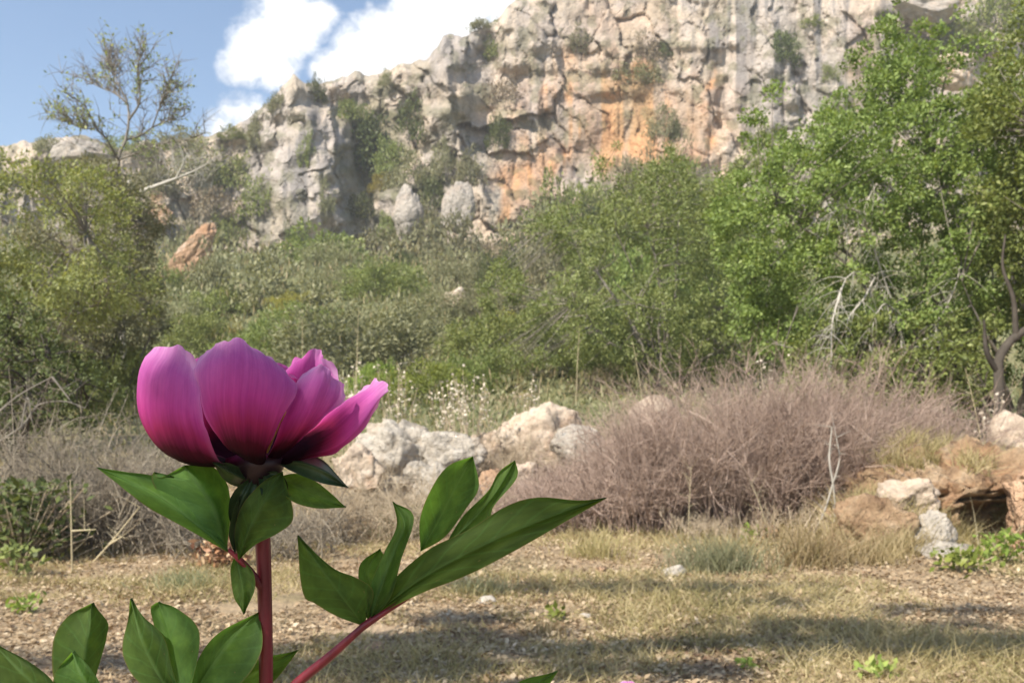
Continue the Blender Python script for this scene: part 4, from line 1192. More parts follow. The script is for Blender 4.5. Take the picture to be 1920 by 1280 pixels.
def stick(label, L, Y, r, mat, name='dry_stick', group='pale sticks and dead stems', seed=1, side=0, base=None):
    rng = np.random.default_rng(seed)
    pts = [np.array([P(x, y, Y + d * Y / FPX) for x, y, d in seg]) for seg in L]
    b = pts[0][0].copy()
    q = [tube_path(p, [r, r * .8, r * .4], 14, 5) for p in pts]
    if side:
        N = np.concatenate([catmull(p, 14)[4:] for p in pts]); s = N[rng.integers(0, len(N), side)]
        t = np.linspace(0, 1, 4)[None, :, None]; d = rdir(rng, side) + [0, 0, .5]
        q.append(tubes(s[:, None] + d[:, None] * t * rng.uniform(.05, .22, (side, 1, 1)), r * .3 * (1.2 - t[..., 0]) * np.ones((side, 1)), 3))
    V, F = join(q)
    o = link(name, mesh(name, V - b, F, mat), None, tuple(b))
    tag(o, label, 'stick' if 'stick' in name else 'stem', group)
stick('bleached forked stick standing before the mauve dome', [[(1520, 1010, 0), (1545, 960, 0), (1562, 905, 0), (1574, 860, 0), (1568, 820, 0)], [(1562, 905, 0), (1555, 860, 0), (1560, 800, 0)], [(1562, 905, 0), (1566, 960, 5), (1560, 1020, 5)]], 7.9, 0.011, M['palebark'], side=30)
stick('long grey stick sticking up out of the dead brush at the picture edge', [[(-30, 800, 0), (30, 745, 0), (98, 706, 0)], [(98, 706, 0), (120, 735, 0), (135, 755, 0)]], 7.6, 0.009, M['bark'], seed=2, side=10)
stick('crooked grey stick under the longer one in the dead brush', [[(-40, 850, 0), (40, 800, 0), (70, 760, 5), (120, 752, 5), (160, 765, 5)], [(40, 800, 0), (52, 745, 0), (60, 790, 0)]], 7.5, 0.008, M['bark'], seed=3, side=16)
stick('slanting tan stick among the brush below the broad peony leaf', [[(150, 1080, 0), (205, 1020, 0), (262, 950, 0)], [(205, 1020, 0), (230, 1005, 0)]], 6.6, 0.009, M['straw'], seed=4, side=10)
stick('thin upright straw stalk with a side twig by the brown tangle', [[(136, 1095, 0), (134, 1000, 0), (132, 900, 0)], [(134, 995, 0), (180, 992, 0)]], 6.2, 0.007, M['straw'], seed=5, side=4)
for i, (x, y0, y1, dx, Y, lb) in enumerate([(1208, 790, 640, -22, 12.6, 'tall dry stalk crossing the green bush above the smooth boulder'), (1080, 760, 620, 6, 13.4, 'tall dry stalk with a pale seed head beside the wide green bush'),
      (668, 740, 590, 4, 13.0, 'thin dry stalk rising in front of the silvery dome'), (567, 720, 600, 0, 13.0, 'thinner dry stalk rising over the middle petal'),
      (1850, 900, 690, -40, 9.4, 'greenish stem arching below the crooked trunk'), (1290, 1010, 880, 6, 7.9, 'dry straw stalk in the mauve skirt'), (1435, 980, 900, -30, 7.6, 'bent straw stalk before the mauve dome'),
      (1840, 1080, 960, -14, 6.6, 'grey stem leaning over the flat whitish rock'), (1865, 1060, 985, 50, 6.5, 'tan stem slanting across the bank hollow')]):
    stick(lb, [[(x, y0, 0), (x + dx * .4, (y0 + y1) / 2, 0), (x + dx, y1, 0)]], Y, 0.006 if Y > 9 else 0.004, M['straw'], 'dry_stalk', 'dry stalks', 10 + i, 14)

# plants with white flower spikes behind the boulders
def bloom_plant(label, px, py, hpx, wpx, Y, seed, n=14):
    rng = np.random.default_rng(seed)
    b = P(px, py, Y)
    top = b[2] + hpx / FPX * Y
    b[2] = on_ground(b[0], Y)
    H = top - b[2]; Wd = wpx / FPX * Y / 2
    o = thing('flowering_weed', label, 'flowering weed', tuple(b), 0, 'white-flowered stalks by the boulders')
    t = np.linspace(0, 1, 7)[None, :, None]
    d = np.stack([rng.normal(size=n) * Wd * .7, rng.normal(size=n) * .15, H * rng.uniform(.6, 1, n)], -1)
    p = d[:, None] * t + rng.normal(size=(n, 1, 3)) * .08 * t * (1 - t)
    V, F = tubes(p, 0.006 * (1.2 - .8 * t[..., 0]) * np.ones((n, 1)), 4)
    link('stalks', mesh('stalks', V, F, M['tantwig']), o)
    m = n * 11
    i = rng.integers(0, n, m); f = rng.uniform(.6, 1.02, m) ** 0.8
    c = d[i] * f[:, None] + rng.normal(size=(m, 3)) * 0.03
    V, F = leaves(c, rdir(rng, m) + [0, 0, .3], rng.normal(size=(m, 3)), rng.uniform(.03, .055, m), rng.uniform(.02, .04, m))
    link('blossoms', mesh('blossoms', V, F, M['whitebloom'], False), o)
bloom_plant('cluster of white-flowered stalks between the pale and the tan boulders', 885, 800, 110, 90, 10.9, 61, 18)
bloom_plant('bushy white-flowered stalks behind the low grey boulder', 850, 810, 100, 60, 11.3, 62, 14)
bloom_plant('tall white-flowered stalk right above the tan boulder cap', 985, 770, 80, 36, 12.0, 63, 8)
bloom_plant('white flower spikes poking above the mauve dome', 1450, 720, 70, 60, 10.4, 64, 9)
bloom_plant('creamy flower stalks beside the far petal tip', 745, 790, 110, 60, 11.0, 65, 12)
bloom_plant('pale flower stalks behind the folded petal', 660, 760, 90, 50, 11.6, 66, 9)
bloom_plant('pale flower stalks at the rear of the straggly bush', 1850, 770, 60, 70, 10.6, 67, 8)

# leafy weeds and tufts
def tuft(label, px, py, wpx, hpx, mat, seed, n=260, name='grass_tuft', cat='grass tuft', wide=0.006, group='grass tufts in the clearing', Y=None):
    rng = np.random.default_rng(seed)
    Y = Yg(py, px) if Y is None else Y
    b = P(px, py, Y); b[2] = on_ground(b[0], Y)
    W_, H_ = wpx / FPX * Y / 2, hpx / FPX * Y
    x = rng.normal(size=n) * W_ * .5; y = rng.normal(size=n) * W_ * .35 + .1
    root = np.stack([x, y, np.zeros(n) - .01], -1)
    d = np.stack([rng.normal(size=n) * .35, rng.normal(size=n) * .35, np.ones(n)], -1)
    V, F = blades(rng, root, d, H_ * rng.uniform(.4, 1.1, n), wide)
    o = link(name, mesh(name, V, F, mat, False), None, tuple(b))
    tag(o, label, cat, group)

tuft('wide grey-green grass tuft behind the white flat stone', 1350, 1075, 190, 80, M['bluegrass'], 71, 700)
tuft('green tussock half hidden by the mauve skirt', 1120, 1050, 120, 60, M['grass'], 72, 300)
tuft('dry tussock in front of the bleached forked stick', 1530, 1065, 150, 110, M['grass'], 73, 480)
tuft('straw tussock before the orange mound', 1640, 1060, 120, 70, M['grass'], 74, 320)
tuft('grass tuft in front of the flat pale slab', 780, 1010, 170, 70, M['bluegrass'], 75, 420)
tuft('olive grass tuft behind the lobed peony leaf', 900, 1120, 130, 46, M['bluegrass'], 76, 260)
tuft('straw tussock at the foot of the large pale boulder', 730, 935, 150, 60, M['grass'], 91, 420, Y=9.0)
tuft('straw tussock between the pale and the tan boulders', 930, 905, 130, 70, M['grass'], 92, 420, Y=9.6)
tuft('straw tussock before the small whitish boulder', 1080, 890, 120, 50, M['grass'], 93, 360, Y=9.4)
tuft('straw tussock beside the rust-stained broken boulder', 1700, 1050, 130, 70, M['grass'], 94, 420, Y=6.7)
tuft('thin grass tuft at the shade streak', 1030, 1200, 100, 50, M['grass'], 77, 160, wide=0.004)
tuft('green tuft beside the dead leaf pile', 330, 1110, 120, 50, M['bluegrass'], 78, 260)

def weed(label, px, py, wpx, hpx, mat, seed, n=120, Y=None, leaf=0.06):
    rng = np.random.default_rng(seed)
    Y = Yg(py, px) if Y is None else Y
    b = P(px, py, Y); b[2] = on_ground(b[0], Y)
    W_, H_ = wpx / FPX * Y / 2, hpx / FPX * Y
    c = np.stack([rng.normal(size=n) * W_ * .5, rng.normal(size=n) * W_ * .4, H_ * rng.uniform(.1, 1, n)], -1)
    V, F = leaves(c, rdir(rng, n) + [0, 0, .4], rng.normal(size=(n, 3)) * .5 + [0, -.2, 1], leaf * rng.uniform(.7, 1.3, n), leaf * .6)
    o = thing('leafy_weed', label, 'weed', tuple(b), 0, 'leafy weeds in the clearing')
    link('foliage', mesh('foliage', V, F, mat, False), o)
    t = np.linspace(0, 1, 4)[None, :, None]; m = max(5, n // 8)
    e = c[:m]; V, F = tubes(e[:, None] * t * np.array([1, 1, 1]), .004 * np.ones((m, 4)), 4)
    link('stems', mesh('stems', V, F, M['tantwig']), o)
weed('bright green weed at the foot of the bank beside the flat whitish rock', 1800, 1072, 110, 40, M['lush'], 81, 150)
weed('bright green weed in the mouth of the bank hollow', 1880, 1058, 90, 60, M['lush'], 82, 140)
weed('single fresh weed rosette in the straw below the long peony leaf', 1040, 1165, 40, 24, M['lush'], 83, 40, leaf=.05)
weed('small fresh weed in the lower straw near the picture edge', 1650, 1270, 80, 24, M['lush'], 84, 60, leaf=.04)
weed('dark green leafy bush on the ground at the picture edge', 40, 1090, 190, 150, M['dark'], 85, 900, 6.6, .07)
weed('bright young weed in front of the dark leafy bush', 30, 1095, 70, 60, M['green'], 86, 90, 6.0, .06)
weed('small green weed in the grass above the lowest leaves', 45, 1150, 60, 30, M['lush'], 87, 60, leaf=.045)
weed('little weed beside the grass tuft and the orange stone', 1410, 1015, 50, 26, M['lush'], 88, 50, leaf=.05)
weed('scrap of green weed on the shade streak', 1400, 1255, 40, 14, M['lush'], 89, 24, leaf=.035)

# dead fern pile
def leaf_pile():
    rng = np.random.default_rng(91)
    Y = 6.3; b = P(412, 1118, Y); b[2] = on_ground(b[0], Y)
    n = 420
    c = np.stack([rng.normal(size=n) * .085, rng.normal(size=n) * .07, np.abs(rng.normal(size=n)) * .12], -1)
    V, F = leaves(c, rdir(rng, n), rng.normal(size=(n, 3)), rng.uniform(.03, .08, n), rng.uniform(.02, .04, n))
    m, t, out = new_mat('rust_leaf')
    geo = t.new('ShaderNodeNewGeometry')
    pb = t.new('ShaderNodeBsdfPrincipled'); pb.inputs['Roughness'].default_value = .6
    t.l.new(t.ramp(geo.outputs['Random Per Island'], [(0, (.14, .055, .025)), (.5, (.34, .16, .07)), (1, (.6, .42, .24))]), pb.inputs['Base Color'])
    t.l.new(pb.outputs[0], out.inputs[0])
    o = link('dead_leaves', mesh('dead_leaves', V, F, m, False), None, tuple(b))
    tag(o, 'rust-brown pile of curled dead leaves beside the peony stem', 'leaf pile')
leaf_pile()

# grass and litter of the clearing
rng = np.random.default_rng(99)
n = 150000
Yd = 2.4 * np.exp(rng.random(n) * math.log(13.5 / 2.4)); Xd = rng.uniform(-0.75, 0.75, n) * Yd
den = vnoise(Xd * 1.1, Yd * 1.1, seed=15) + 0.6 * vnoise(Xd * 3.5, Yd * 3.5, seed=16)
keep = den > -0.22
Xd, Yd, den = Xd[keep], Yd[keep], den[keep]; n = len(Xd)
root = np.stack([Xd, Yd, terrain(Xd, Yd) - .004], -1)
d = np.stack([rng.normal(size=n) * .75, rng.normal(size=n) * .75, np.ones(n) * .8], -1)
V, F = blades(rng, root, d, (0.03 + 0.05 * np.clip(den, 0, 1)) * rng.uniform(.5, 1.9, n) * (1 + .04 * Yd), 0.0022 + 0.0006 * Yd)
tag(link('grass', mesh('grass', V, F, M['grass'], False)), kind='stuff')
n = 120000
Yd = 2.4 * np.exp(rng.random(n) * math.log(12.5 / 2.4)); Xd = rng.uniform(-0.75, 0.75, n) * Yd
den = vnoise(Xd * 1.4, Yd * 1.4, seed=25); keep = den > -.8; Xd, Yd = Xd[keep], Yd[keep]; n = len(Xd)
c = np.stack([Xd, Yd, terrain(Xd, Yd) + rng.uniform(.002, .02, n)], -1)
L = rng.uniform(.008, .036, n) * (1 + .05 * Yd)
V, F = leaves(c, rng.normal(size=(n, 3)) * [1, 1, .3], rng.normal(size=(n, 3)) * .4 + [0, 0, 1], L, L * rng.uniform(.3, .7, n), .1)
tag(link('leaf_litter', mesh('leaf_litter', V, F, M['litter'], False)), kind='stuff')

# ------------------------------------------------------------------ the peony
PY0 = 0.36
SP = PY0 / FPX       # metres per photograph pixel at the flower

def Q(px, py, d=0.0):
    """point near the flower: d is its depth behind the flower axis, in photograph pixels"""
    return P(px, py, PY0 + d * SP)

def petal_mat():
    m, t, out = new_mat('peony_petal')
    uv = t.new('ShaderNodeUVMap'); sp = t.new('ShaderNodeSeparateXYZ'); t.l.new(uv.outputs[0], sp.inputs[0])
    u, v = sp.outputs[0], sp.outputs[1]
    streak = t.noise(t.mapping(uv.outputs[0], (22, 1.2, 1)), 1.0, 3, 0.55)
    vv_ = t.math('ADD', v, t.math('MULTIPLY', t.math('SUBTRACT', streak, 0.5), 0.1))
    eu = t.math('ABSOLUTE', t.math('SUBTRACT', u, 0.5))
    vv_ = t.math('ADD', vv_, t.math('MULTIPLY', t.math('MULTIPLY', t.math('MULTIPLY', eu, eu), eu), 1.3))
    col = t.ramp(vv_, [(0.3, (0.014, 0.003, 0.007)), (0.41, (0.075, 0.006, 0.018)), (0.52, (0.36, 0.028, 0.11)), (0.65, (0.54, 0.065, 0.28)), (0.86, (0.57, 0.14, 0.42)), (1.02, (0.62, 0.27, 0.53)), (1.2, (0.66, 0.34, 0.58))])  # own maroon-to-mauve colour, with base shade and sky light on tips painted in
    k = t.ramp(streak, [(0.3, (0.96, 0.95, 0.96)), (0.6, (1.02, 1.03, 1.02))])
    rim = t.ramp(eu, [(0.455, (0, 0, 0)), (0.495, (1, 1, 1))])
    col = t.mix(t.math('MULTIPLY', rim, 0.18), col, (0.62, 0.3, 0.5))
    blotch = t.noise(t.mapping(uv.outputs[0], (5, 3, 1)), 1.0, 3, 0.6)
    col = t.mix(1.0, col, t.ramp(blotch, [(0.3, (0.8, 0.72, 0.84)), (0.7, (1.1, 1.15, 1.08))]), 'MULTIPLY')
    vein = t.noise(t.mapping(uv.outputs[0], (75, 3.5, 1)), 1.0, 3, 0.6, 0.4)
    col = t.mix(1.0, col, t.ramp(vein, [(0.35, (0.94, 0.9, 0.95)), (0.6, (1.03, 1.04, 1.02))]), 'MULTIPLY')
    col = t.mix(1.0, col, k, 'MULTIPLY')
    wv = t.math('SINE', t.math('MULTIPLY', t.math('ADD', u, t.math('MULTIPLY', streak, 0.12)), 130.0))
    bp = t.new('ShaderNodeBump'); bp.inputs['Strength'].default_value = 0.06; bp.inputs['Distance'].default_value = 0.001
    t.l.new(wv, bp.inputs['Height'])
    pb = t.new('ShaderNodeBsdfPrincipled'); t.l.new(col, pb.inputs['Base Color']); t.l.new(bp.outputs[0], pb.inputs['Normal'])
    pb.inputs['Roughness'].default_value = 0.65; pb.inputs['Specular IOR Level'].default_value = 0.12
    tr = t.new('ShaderNodeBsdfTranslucent'); t.l.new(t.mix(1.0, col, (1.1, 0.55, 0.9), 'MULTIPLY'), tr.inputs[0])
    mx = t.new('ShaderNodeMixShader'); mx.inputs[0].default_value = 0.42
    t.l.new(pb.outputs[0], mx.inputs[1]); t.l.new(tr.outputs[0], mx.inputs[2]); t.l.new(mx.outputs[0], out.inputs[0])
    return m
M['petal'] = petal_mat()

def peony_leaf_mat():
    m, t, out = new_mat('peony_leaf')
    uv = t.new('ShaderNodeUVMap'); sp = t.new('ShaderNodeSeparateXYZ'); t.l.new(uv.outputs[0], sp.inputs[0])
    u, v = sp.outputs[0], sp.outputs[1]
    au = t.math('ABSOLUTE', t.math('SUBTRACT', t.math('MULTIPLY', u, 2.0), 1.0))
    nz = t.noise(t.mapping(uv.outputs[0], (3, 5, 1)), 1.0, 4, 0.6)
    ph = t.math('ADD', t.math('MULTIPLY', t.math('SUBTRACT', v, t.math('MULTIPLY', au, 0.22)), 46.0), t.math('MULTIPLY', nz, 4.0))
    sv = t.math('POWER', t.math('ADD', t.math('MULTIPLY', t.math('SINE', ph), 0.5), 0.5), 14.0)
    mid = t.math('LESS_THAN', au, 0.035)
    mid2 = t.math('SUBTRACT', 1.0, t.math('DIVIDE', au, 0.08), True)
    base = t.ramp(nz, [(0.3, (0.036, 0.07, 0.02)), (0.7, (0.068, 0.128, 0.034))])
    oi = t.new('ShaderNodeObjectInfo'); hs = t.new('ShaderNodeHueSaturation'); t.l.new(base, hs.inputs['Color'])
    t.l.new(t.math('ADD', 0.48, t.math('MULTIPLY', oi.outputs['Random'], 0.035)), hs.inputs['Hue'])
    t.l.new(t.math('ADD', 0.72, t.math('MULTIPLY', oi.outputs['Random'], 0.75)), hs.inputs['Value'])
    big = t.noise(t.mapping(uv.outputs[0], (1.6, 1.3, 1)), 1.0, 3, 0.6)
    base = t.mix(1.0, hs.outputs[0], t.ramp(big, [(0.3, (0.75, 0.78, 0.85)), (0.7, (1.35, 1.25, 1.0))]), 'MULTIPLY')
    spot = t.noise(t.mapping(uv.outputs[0], (14, 22, 1)), 1.0, 2, 0.5)
    base = t.mix(t.ramp(spot, [(0.7, (0, 0, 0)), (0.76, (0.6, 0.6, 0.6))]), base, (0.16, 0.13, 0.06))
    base = t.mix(t.math('MULTIPLY', t.ramp(au, [(0.955, (0, 0, 0)), (0.99, (1, 1, 1))]), 0.5), base, (0.16, 0.12, 0.05))
    base = t.mix(t.math('MULTIPLY', sv, 0.22), base, (0.075, 0.16, 0.05))
    base = t.mix(t.math('MULTIPLY', mid2, 0.4), base, (0.1, 0.17, 0.06))
    bp = t.new('ShaderNodeBump'); bp.inputs['Strength'].default_value = 0.35; bp.inputs['Distance'].default_value = 0.0006
    t.l.new(t.math('SUBTRACT', t.math('MULTIPLY', nz, 1.2), t.math('ADD', t.math('MULTIPLY', sv, 0.35), mid2)), bp.inputs['Height'])
    pb = t.new('ShaderNodeBsdfPrincipled'); t.l.new(base, pb.inputs['Base Color']); t.l.new(bp.outputs[0], pb.inputs['Normal'])
    pb.inputs['Roughness'].default_value = 0.68; pb.inputs['Specular IOR Level'].default_value = 0.12
    tr = t.new('ShaderNodeBsdfTranslucent'); t.l.new(t.mix(1.0, base, (2.6, 2.8, 1.0), 'MULTIPLY'), tr.inputs[0])
    mx = t.new('ShaderNodeMixShader'); mx.inputs[0].default_value = 0.4
    t.l.new(pb.outputs[0], mx.inputs[1]); t.l.new(tr.outputs[0], mx.inputs[2]); t.l.new(mx.outputs[0], out.inputs[0])
    return m
M['peonyleaf'] = peony_leaf_mat()

def plain_mat(name, c0, c1, scale, rough=0.45, spec=0.3, stretch=(1, 1, 1)):
    m, t, out = new_mat(name)
    tcn = t.new('ShaderNodeTexCoord')
    nz = t.noise(t.mapping(tcn.outputs['Object'], stretch), scale, 4, 0.6)
    pb = t.new('ShaderNodeBsdfPrincipled'); t.l.new(t.ramp(nz, [(0.3, c0), (0.7, c1)]), pb.inputs['Base Color'])
    pb.inputs['Roughness'].default_value = rough; pb.inputs['Specular IOR Level'].default_value = spec
    bp = t.new('ShaderNodeBump'); bp.inputs['Strength'].default_value = 0.2; bp.inputs['Distance'].default_value = 0.001
    t.l.new(nz, bp.inputs['Height']); t.l.new(bp.outputs[0], pb.inputs['Normal'])
    t.l.new(pb.outputs[0], out.inputs[0])
    return m
M['redstem'] = plain_mat('red_stem', (0.075, 0.008, 0.014), (0.19, 0.02, 0.03), 160, 0.4, 0.35, (1, 1, 0.15))
M['calyx'] = plain_mat('dark_calyx', (0.012, 0.006, 0.008), (0.032, 0.012, 0.016), 120)
M['sepal'] = plain_mat('sepal_green', (0.02, 0.04, 0.014), (0.05, 0.075, 0.028), 90)
M['anther'] = plain_mat('yellow_anther', (0.6, 0.42, 0.06), (0.8, 0.62, 0.14), 300, 0.7)

def net_surface(rows, nu=22, nv=26, ripple=0.0, seed=0):
    """rows: v stations from base to tip, each a list of (px, py, d) from one edge to the other"""
    G = np.array([[Q(*p) for p in r] for r in rows])
    A = np.array([catmull(r, nu) for r in G])
    S = np.array([catmull(A[:, j], nv) for j in range(nu)]).transpose(1, 0, 2)
    U, Vv = np.meshgrid(np.linspace(0, 1, nu), np.linspace(0, 1, nv))
    if ripple:
        du = np.gradient(S, axis=1); dv = np.gradient(S, axis=0); N = unit(np.cross(du, dv))
        e = (np.abs(U - .5) * 2) ** 3
        S = S + N * (SP * 7.0 * np.maximum(e, sstep(.8, 1, Vv)) * Vv * (vnoise(Vv * 7 + seed, (U > .5) * 9.0 + U * 5, seed=seed + 40) + 0.5 * vnoise(Vv * 15, U * 13 + seed, seed=seed + 41)))[..., None]
        S = S + N * (SP * Vv * (4.5 * vnoise(U * 5 + seed * 1.7, Vv * 1.2, seed=seed + 60) + 1.6 * vnoise(U * 12, Vv * 2.0, seed=seed + 61)))[..., None]
        cut = sstep(.78, 1, Vv) * (np.clip(vnoise(U * 5 + seed * 3.7, U * 0, seed=seed + 50) + .1, 0, 1) * 8 + np.clip(vnoise(U * 13 + seed, U * 0, seed=seed + 51), 0, 1) * 5)
        S = S - unit(dv) * (SP * cut)[..., None]
        du = np.gradient(S, axis=1); dv = np.gradient(S, axis=0); N = unit(np.cross(du, dv))
        S = S + N * (ripple * SP * fbm(U * 3 + seed, Vv * 3, seed=seed, oct=3) * (0.3 + 0.7 * Vv))[..., None]
    ii = np.arange(nu * nv).reshape(nv, nu)
    F = np.stack([ii[:-1, :-1], ii[:-1, 1:], ii[1:, 1:], ii[1:, :-1]], -1).reshape(-1, 4)
    return S.reshape(-1, 3), F, np.stack([U.ravel(), Vv.ravel()], 1)

def petal(parent, origin, rows, seed, label=None, ripple=3.5):
    V, F, uv = net_surface(rows, 26, 30, ripple, seed)
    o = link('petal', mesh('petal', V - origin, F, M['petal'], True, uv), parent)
    if label: o['label'] = label
    return o

def leaflet(parent, origin, mid, a, b, dm, da, db, seed=0, cup=9, nv=30, nh=7, name='leaflet', mat='peonyleaf', label=None):
    """blade between two edge lines and a midrib, all from base to tip in photograph pixels; dm, da, db are their depths"""
    def line(l, d):
        p = catmull(np.array(l, float), nv)
        dd = np.interp(np.linspace(0, 1, nv), np.linspace(0, 1, len(d)), d)
        return np.array([Q(x, y, z) for (x, y), z in zip(p, dd)])
    mean = float(np.mean(dm))
    amp = lambda d: [mean + (z - mean) * 1.5 for z in d]
    rr = np.random.default_rng(seed)
    ta, tb = rr.uniform(-26, 34), rr.uniform(-26, 34)    # each half of the blade tips its own way
    arch = lambda d, t: [z + t * math.sin(math.pi * k / (len(d) - 1)) for k, z in enumerate(amp(d))]
    m_, a_, b_ = line(mid, amp(dm)), line(a, arch(da, ta)), line(b, arch(db, tb))
    cols = []
    for t in np.linspace(-1, 1, 2 * nh + 1):
        e = a_ if t < 0 else b_
        q = m_ + (e - m_) * abs(t)
        q = q + np.array([0, cup * SP, 0]) * (4 * abs(t) * (1 - abs(t)))
        cols.append(q)
    S = np.stack(cols, 1)
    nu = S.shape[1]
    U, Vv = np.meshgrid(np.linspace(0, 1, nu), np.linspace(0, 1, nv))
    S = S + np.array([0, SP, 0]) * (3.5 * fbm(U * 2.5 + seed, Vv * 4, seed=seed, oct=3) * np.abs(U - .5) * 2)[..., None]
    ii = np.arange(nu * nv).reshape(nv, nu)
    F = np.stack([ii[:-1, :-1], ii[:-1, 1:], ii[1:, 1:], ii[1:, :-1]], -1).reshape(-1, 4)
    o = link(name, mesh(name, S.reshape(-1, 3) - origin, F, M[mat], True, np.stack([U.ravel(), Vv.ravel()], 1)), parent)
    if label: o['label'] = label
    return o

def stem_mesh(parent, origin, pts, radii, n=30, name='stem', mat='redstem', sides=12):
    V, F = tube_path(np.array(pts), radii, n, sides)
    ce = V.reshape(n, sides, 3).mean(1, keepdims=True)
    rel = V.reshape(n, sides, 3) - ce
    wob = 1 + 0.07 * vnoise(np.arange(sides)[None] * 1.0, np.arange(n)[:, None] * 0.22, seed=len(pts)) + 0.05 * np.cos(np.arange(sides) / sides * 8 * np.pi)[None]
    V = (ce + rel * wob[..., None]).reshape(-1, 3)
    return link(name, mesh(name, V - origin, F, M[mat]), parent)

def peony():
    gz = on_ground(-0.09, 0.37)
    root = np.array([-0.085, 0.375, gz])
    o = thing('peony', 'magenta peony flower on a dark red stem with big lobed green leaves', 'flower', tuple(root))
    # stem and branch
    stem_mesh(o, root, [root, P(500, 1700, PY0 + .004), Q(499, 1280, 4), Q(496, 1100, 0), Q(492, 1000, -2), Q(484, 900, 0), Q(478, 872, 0)], [14 * SP, 14 * SP, 13.2 * SP, 15.5 * SP, 12 * SP, 11.5 * SP, 15 * SP], 60)
    stem_mesh(o, root, [P(470, 1720, PY0 + .004), P(505, 1345, PY0), Q(552, 1285, -10), Q(620, 1228, -20), Q(672, 1182, -30), Q(700, 1158, -30)], [11 * SP, 12 * SP, 11 * SP, 10 * SP, 9 * SP, 6 * SP], 30, 'branch')
    stem_mesh(o, root, [Q(678, 1176, -30), Q(720, 1148, -36), Q(770, 1116, -40), Q(800, 1092, -44)], [7 * SP, 5 * SP, 4 * SP, 2 * SP], 14, 'petiole')
    stem_mesh(o, root, [Q(490, 1100, -6), Q(470, 1072, -20), Q(446, 1045, -30), Q(428, 1030, -34)], [8 * SP, 7 * SP, 6 * SP, 4 * SP], 16, 'petiole')
    # flower
    fo = np.array(Q(480, 880, 0)) - root
    fl = bpy.data.objects.new('flower_head', None); COL.objects.link(fl); fl.parent = o; fl.location = fo; fl.empty_display_size = 0.02
    fc = Q(480, 880, 0)
    # receptacle and calyx, a lathe
    prof = [(-30, 13), (-12, 18), (8, 30), (28, 44), (48, 54), (66, 56), (76, 24)]
    Vr = []
    for h, r in prof:
        for a in np.linspace(0, 2 * np.pi, 25)[:-1]:
            Vr.append(Q(478 + r * math.cos(a), 925 - h, r * math.sin(a)))
    ii = np.arange(len(prof) * 24).reshape(len(prof), 24)
    Fr = np.stack([ii[:-1], np.roll(ii[:-1], -1, 1), np.roll(ii[1:], -1, 1), ii[1:]], -1).reshape(-1, 4)
    link('calyx', mesh('calyx', np.array(Vr) - fc, Fr, M['calyx']), fl)
    # petals, back ones first
    petal(fl, fc, [[(500, 862, 20), (505, 862, 26), (512, 862, 28), (518, 862, 24), (522, 860, 16)],
                   [(512, 820, 70), (540, 815, 95), (565, 815, 98), (590, 818, 85), (605, 825, 60)],
                   [(518, 760, 95), (550, 755, 128), (580, 755, 130), (610, 760, 112), (632, 770, 80)],
                   [(535, 700, 95), (558, 695, 125), (585, 693, 126), (610, 698, 112), (630, 708, 80)],
                   [(556, 672, 80), (570, 659, 100), (588, 655, 104), (606, 660, 96), (622, 680, 74)]], 1)
    petal(fl, fc, [[(450, 862, 24), (465, 862, 30), (480, 862, 32), (495, 862, 30), (508, 862, 24)],
                   [(420, 810, 90), (455, 805, 112), (490, 805, 116), (525, 805, 108), (550, 812, 85)],
                   [(405, 750, 125), (445, 742, 148), (490, 740, 152), (535, 742, 142), (562, 750, 112)],
                   [(412, 705, 125), (450, 695, 146), (495, 690, 150), (535, 695, 140), (562, 712, 110)],
                   [(430, 686, 112), (460, 672, 130), (495, 668, 134), (520, 672, 126), (548, 704, 100)]], 2)
    petal(fl, fc, [[(440, 866, 0), (445, 864, 12), (450, 862, 20), (458, 862, 24), (466, 862, 26)],
                   [(360, 830, 40), (372, 820, 72), (392, 812, 92), (415, 808, 102), (440, 808, 106)],
                   [(335, 765, 60), (350, 752, 100), (378, 745, 122), (405, 742, 134), (430, 745, 136)],
                   [(340, 710, 60), (352, 700, 98), (378, 693, 120), (405, 692, 132), (425, 698, 132)],
                   [(352, 684, 52), (362, 672, 86), (380, 666, 106), (402, 672, 116), (416, 684, 116)]], 3)
    petal(fl, fc, [[(455, 868, 20), (450, 872, 10), (446, 876, 0), (450, 878, -12), (458, 876, -22)],
                   [(392, 840, 88), (345, 852, 62), (325, 858, 6), (352, 869, -56), (412, 866, -92)],
                   [(345, 775, 110), (288, 788, 66), (266, 790, 0), (312, 806, -78), (388, 808, -118)],
                   [(334, 705, 100), (280, 706, 58), (261, 704, 0), (310, 716, -74), (378, 728, -112)],
                   [(344, 668, 76), (300, 656, 44), (292, 652, 4), (334, 645, -42), (366, 668, -78)]], 4, 'rounded petal catching sunlight on its outer flank', 2.5)
    petal(fl, fc, [[(466, 868, -22), (475, 872, -28), (486, 874, -30), (495, 874, -28), (502, 868, -22)],
                   [(412, 822, -118), (438, 842, -138), (466, 852, -142), (488, 852, -130), (502, 838, -104)],
                   [(376, 748, -128), (408, 764, -166), (455, 776, -182), (502, 776, -166), (536, 772, -124)],
                   [(370, 690, -110), (402, 688, -150), (450, 690, -168), (506, 702, -152), (556, 724, -108)],
                   [(392, 660, -84), (414, 644, -104), (442, 638, -114), (476, 648, -110), (512, 684, -88)]], 5, 'broad middle petal facing the viewer', 2.5)
